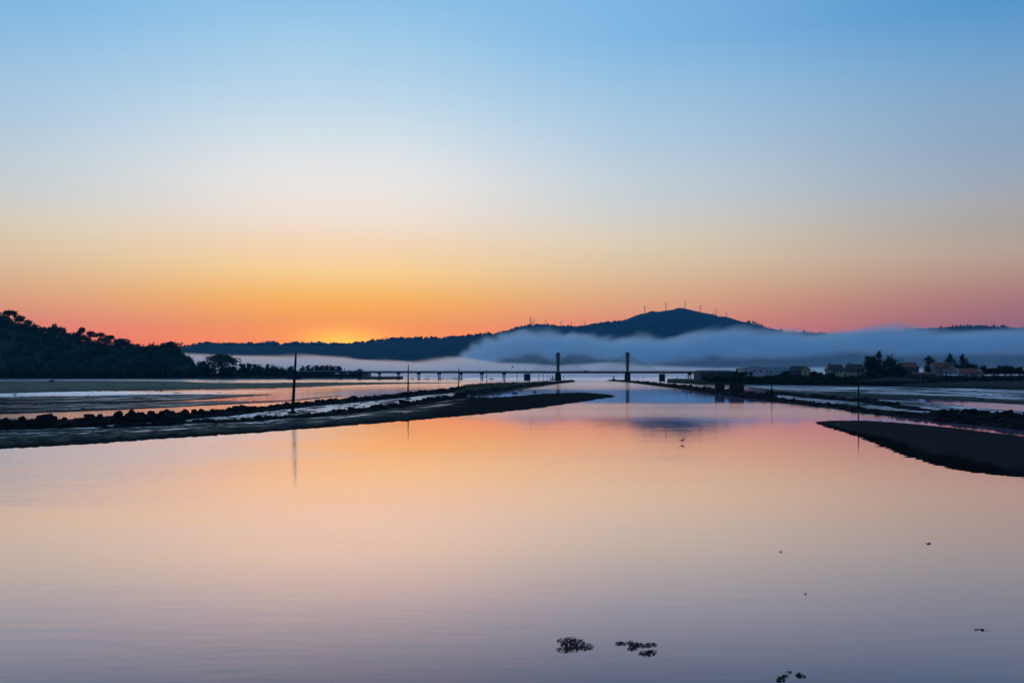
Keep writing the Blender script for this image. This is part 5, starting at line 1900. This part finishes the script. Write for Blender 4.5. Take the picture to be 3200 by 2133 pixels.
# ------------------------------------------------------------------ birds
def bird(px, py, hpx, label, dark=True, face=1):
    p = G(px, py)
    k = hpx / F * p.y / .46            # built 0.46 m tall
    r = empty('wading_bird' if dark else 'gull', p)
    r.scale = (k * face, k, k)
    ring = lambda x, z, rx, rz, tilt=0: [(x + math.sin(a) * rz * tilt, math.cos(a) * rx, z + math.sin(a) * rz) for a in [i * math.pi / 5 for i in range(10)]]
    b = MB()
    # tail, body, breast, neck, head as one lofted skin
    b.loft([ring(-.27, .245, .008, .004), ring(-.19, .25, .028, .016), ring(-.10, .255, .058, .05), ring(0, .262, .072, .066), ring(.08, .275, .064, .066, -.2), ring(.125, .312, .042, .046, -.6),
            ring(.145, .352, .028, .03, -.5), ring(.158, .39, .030, .030, -.2), ring(.178, .418, .032, .030), ring(.208, .42, .020, .020), ring(.222, .418, .009, .009)])
    b.build('body', M['feather_dark'] if dark else M['feather_white'], r, True)
    MB().tube([(.215, 0, .418), (.25, 0, .412), (.285, 0, .398)], [.011, .008, .002], 6).build('beak', M['beak'], r)
    for s in (-1, 1):
        MB().loft([[(.05, s * .062, .30), (.06, s * .074, .275), (.05, s * .07, .25)], [(-.1, s * .06, .295), (-.1, s * .07, .27), (-.1, s * .06, .245)], [(-.27, s * .01, .255), (-.27, s * .016, .25), (-.27, s * .01, .245)]]).build('wing', M['feather_dark'] if dark else M['sheet_grey'], r)
        MB().tube([(0, s * .03, .21), (-.01, s * .03, .11), (.005, s * .03, -.02)], [.013, .007, .007], 6).build('leg', M['beak'], r)
    tag(r, label, 'bird')


bird(2132, 1384, 16, 'dark wading bird standing in shallow orange water, centre right', True, 1)
bird(2617, 1331, 9, 'white gull resting on the black sand bank', False, 1)
bird(1903, 1296, 5, 'tiny dark bird afloat on the peach water below the sand bank tip', True, -1)


# ------------------------------------------------------------------ seaweed
def seaweed(blobs, label, n, seed, group=None):
    """floating bladder wrack: forked ribbons and small leaves heaped on the water"""
    rs = np.random.default_rng(seed)
    c = np.mean([(b[0], b[1]) for b in blobs], axis=0)
    o0 = G(*c)
    P, Q = [], []
    wts = np.array([b[2] * b[3] for b in blobs], float)
    wts /= wts.sum()
    for i in range(n):
        b = blobs[rs.choice(len(blobs), p=wts)]
        a, u = rs.uniform(0, 6.28), rs.random() ** .6
        px, py = b[0] + math.cos(a) * u * b[2], b[1] + math.sin(a) * u * b[3]
        if fbm(px * .15, py * .32, seed) < .05:
            continue
        p = G(px, py) - o0
        th = rs.uniform(0, 6.28)
        L, wd = rs.uniform(.04, .15), rs.uniform(.006, .018)
        z = rs.uniform(.004, .035)
        d = np.array([math.cos(th), math.sin(th), rs.uniform(-.1, .35)])
        s = np.array([-d[1], d[0], rs.uniform(-.4, .4)])
        base = np.array([p.x, p.y, z])
        q = [base - d * L * .5, base + s * wd - d * L * .05, base + d * L * .5, base - s * wd]
        q = [np.array([v[0], v[1], max(v[2], .003)]) for v in q]
        Q.append(np.arange(4) + len(P))
        P += q
    o = link('seaweed_clump', tri_soup('seaweed_clump', np.array(P), np.array(Q), M['weed']))
    o.location = o0
    tag(o, label, 'seaweed', group)


seaweed([(1775, 2003, 34, 14), (1768, 2028, 30, 10), (1800, 2024, 40, 12), (1832, 2020, 24, 10), (1790, 2010, 40, 18)], 'left one of two floating seaweed mats at the bottom', 3800, 1)
seaweed([(1940, 2010, 18, 6), (1968, 2006, 12, 5), (1990, 2016, 26, 9), (2030, 2015, 22, 7), (1975, 2026, 14, 5), (2022, 2041, 26, 7), (2035, 2036, 16, 5)], 'right looser one of two floating seaweed mats at the bottom', 2700, 2)
seaweed([(2440, 2122, 14, 9), (2455, 2112, 12, 3), (2466, 2099, 7, 3)], 'small torn seaweed scrap at the bottom edge, left of its neighbour', 620, 3)
seaweed([(2498, 2109, 11, 7), (2508, 2114, 9, 3)], 'small seaweed scrap at the bottom edge, right of the torn one', 420, 4)
seaweed([(2902, 1698, 10, 3), (2890, 1696, 8, 1.5)], 'dark seaweed tuft alone on the water, lower right', 300, 5)
seaweed([(3070, 1967, 10, 2), (3052, 1966, 8, 1.2), (3088, 1970, 6, 1)], 'sparse seaweed wisp near the lower right edge', 160, 6)
for i, (px, py, rw, lb) in enumerate([(1660, 1569, 6, 'faint weed fleck in the middle of the water'), (2440, 1723, 6, 'thin weed fleck below centre right'),
                                      (2517, 1855, 6, 'small weed fleck above the bottom seaweed scraps')]):
    seaweed([(px, py, rw, .9)], lb, 36, 20 + i)
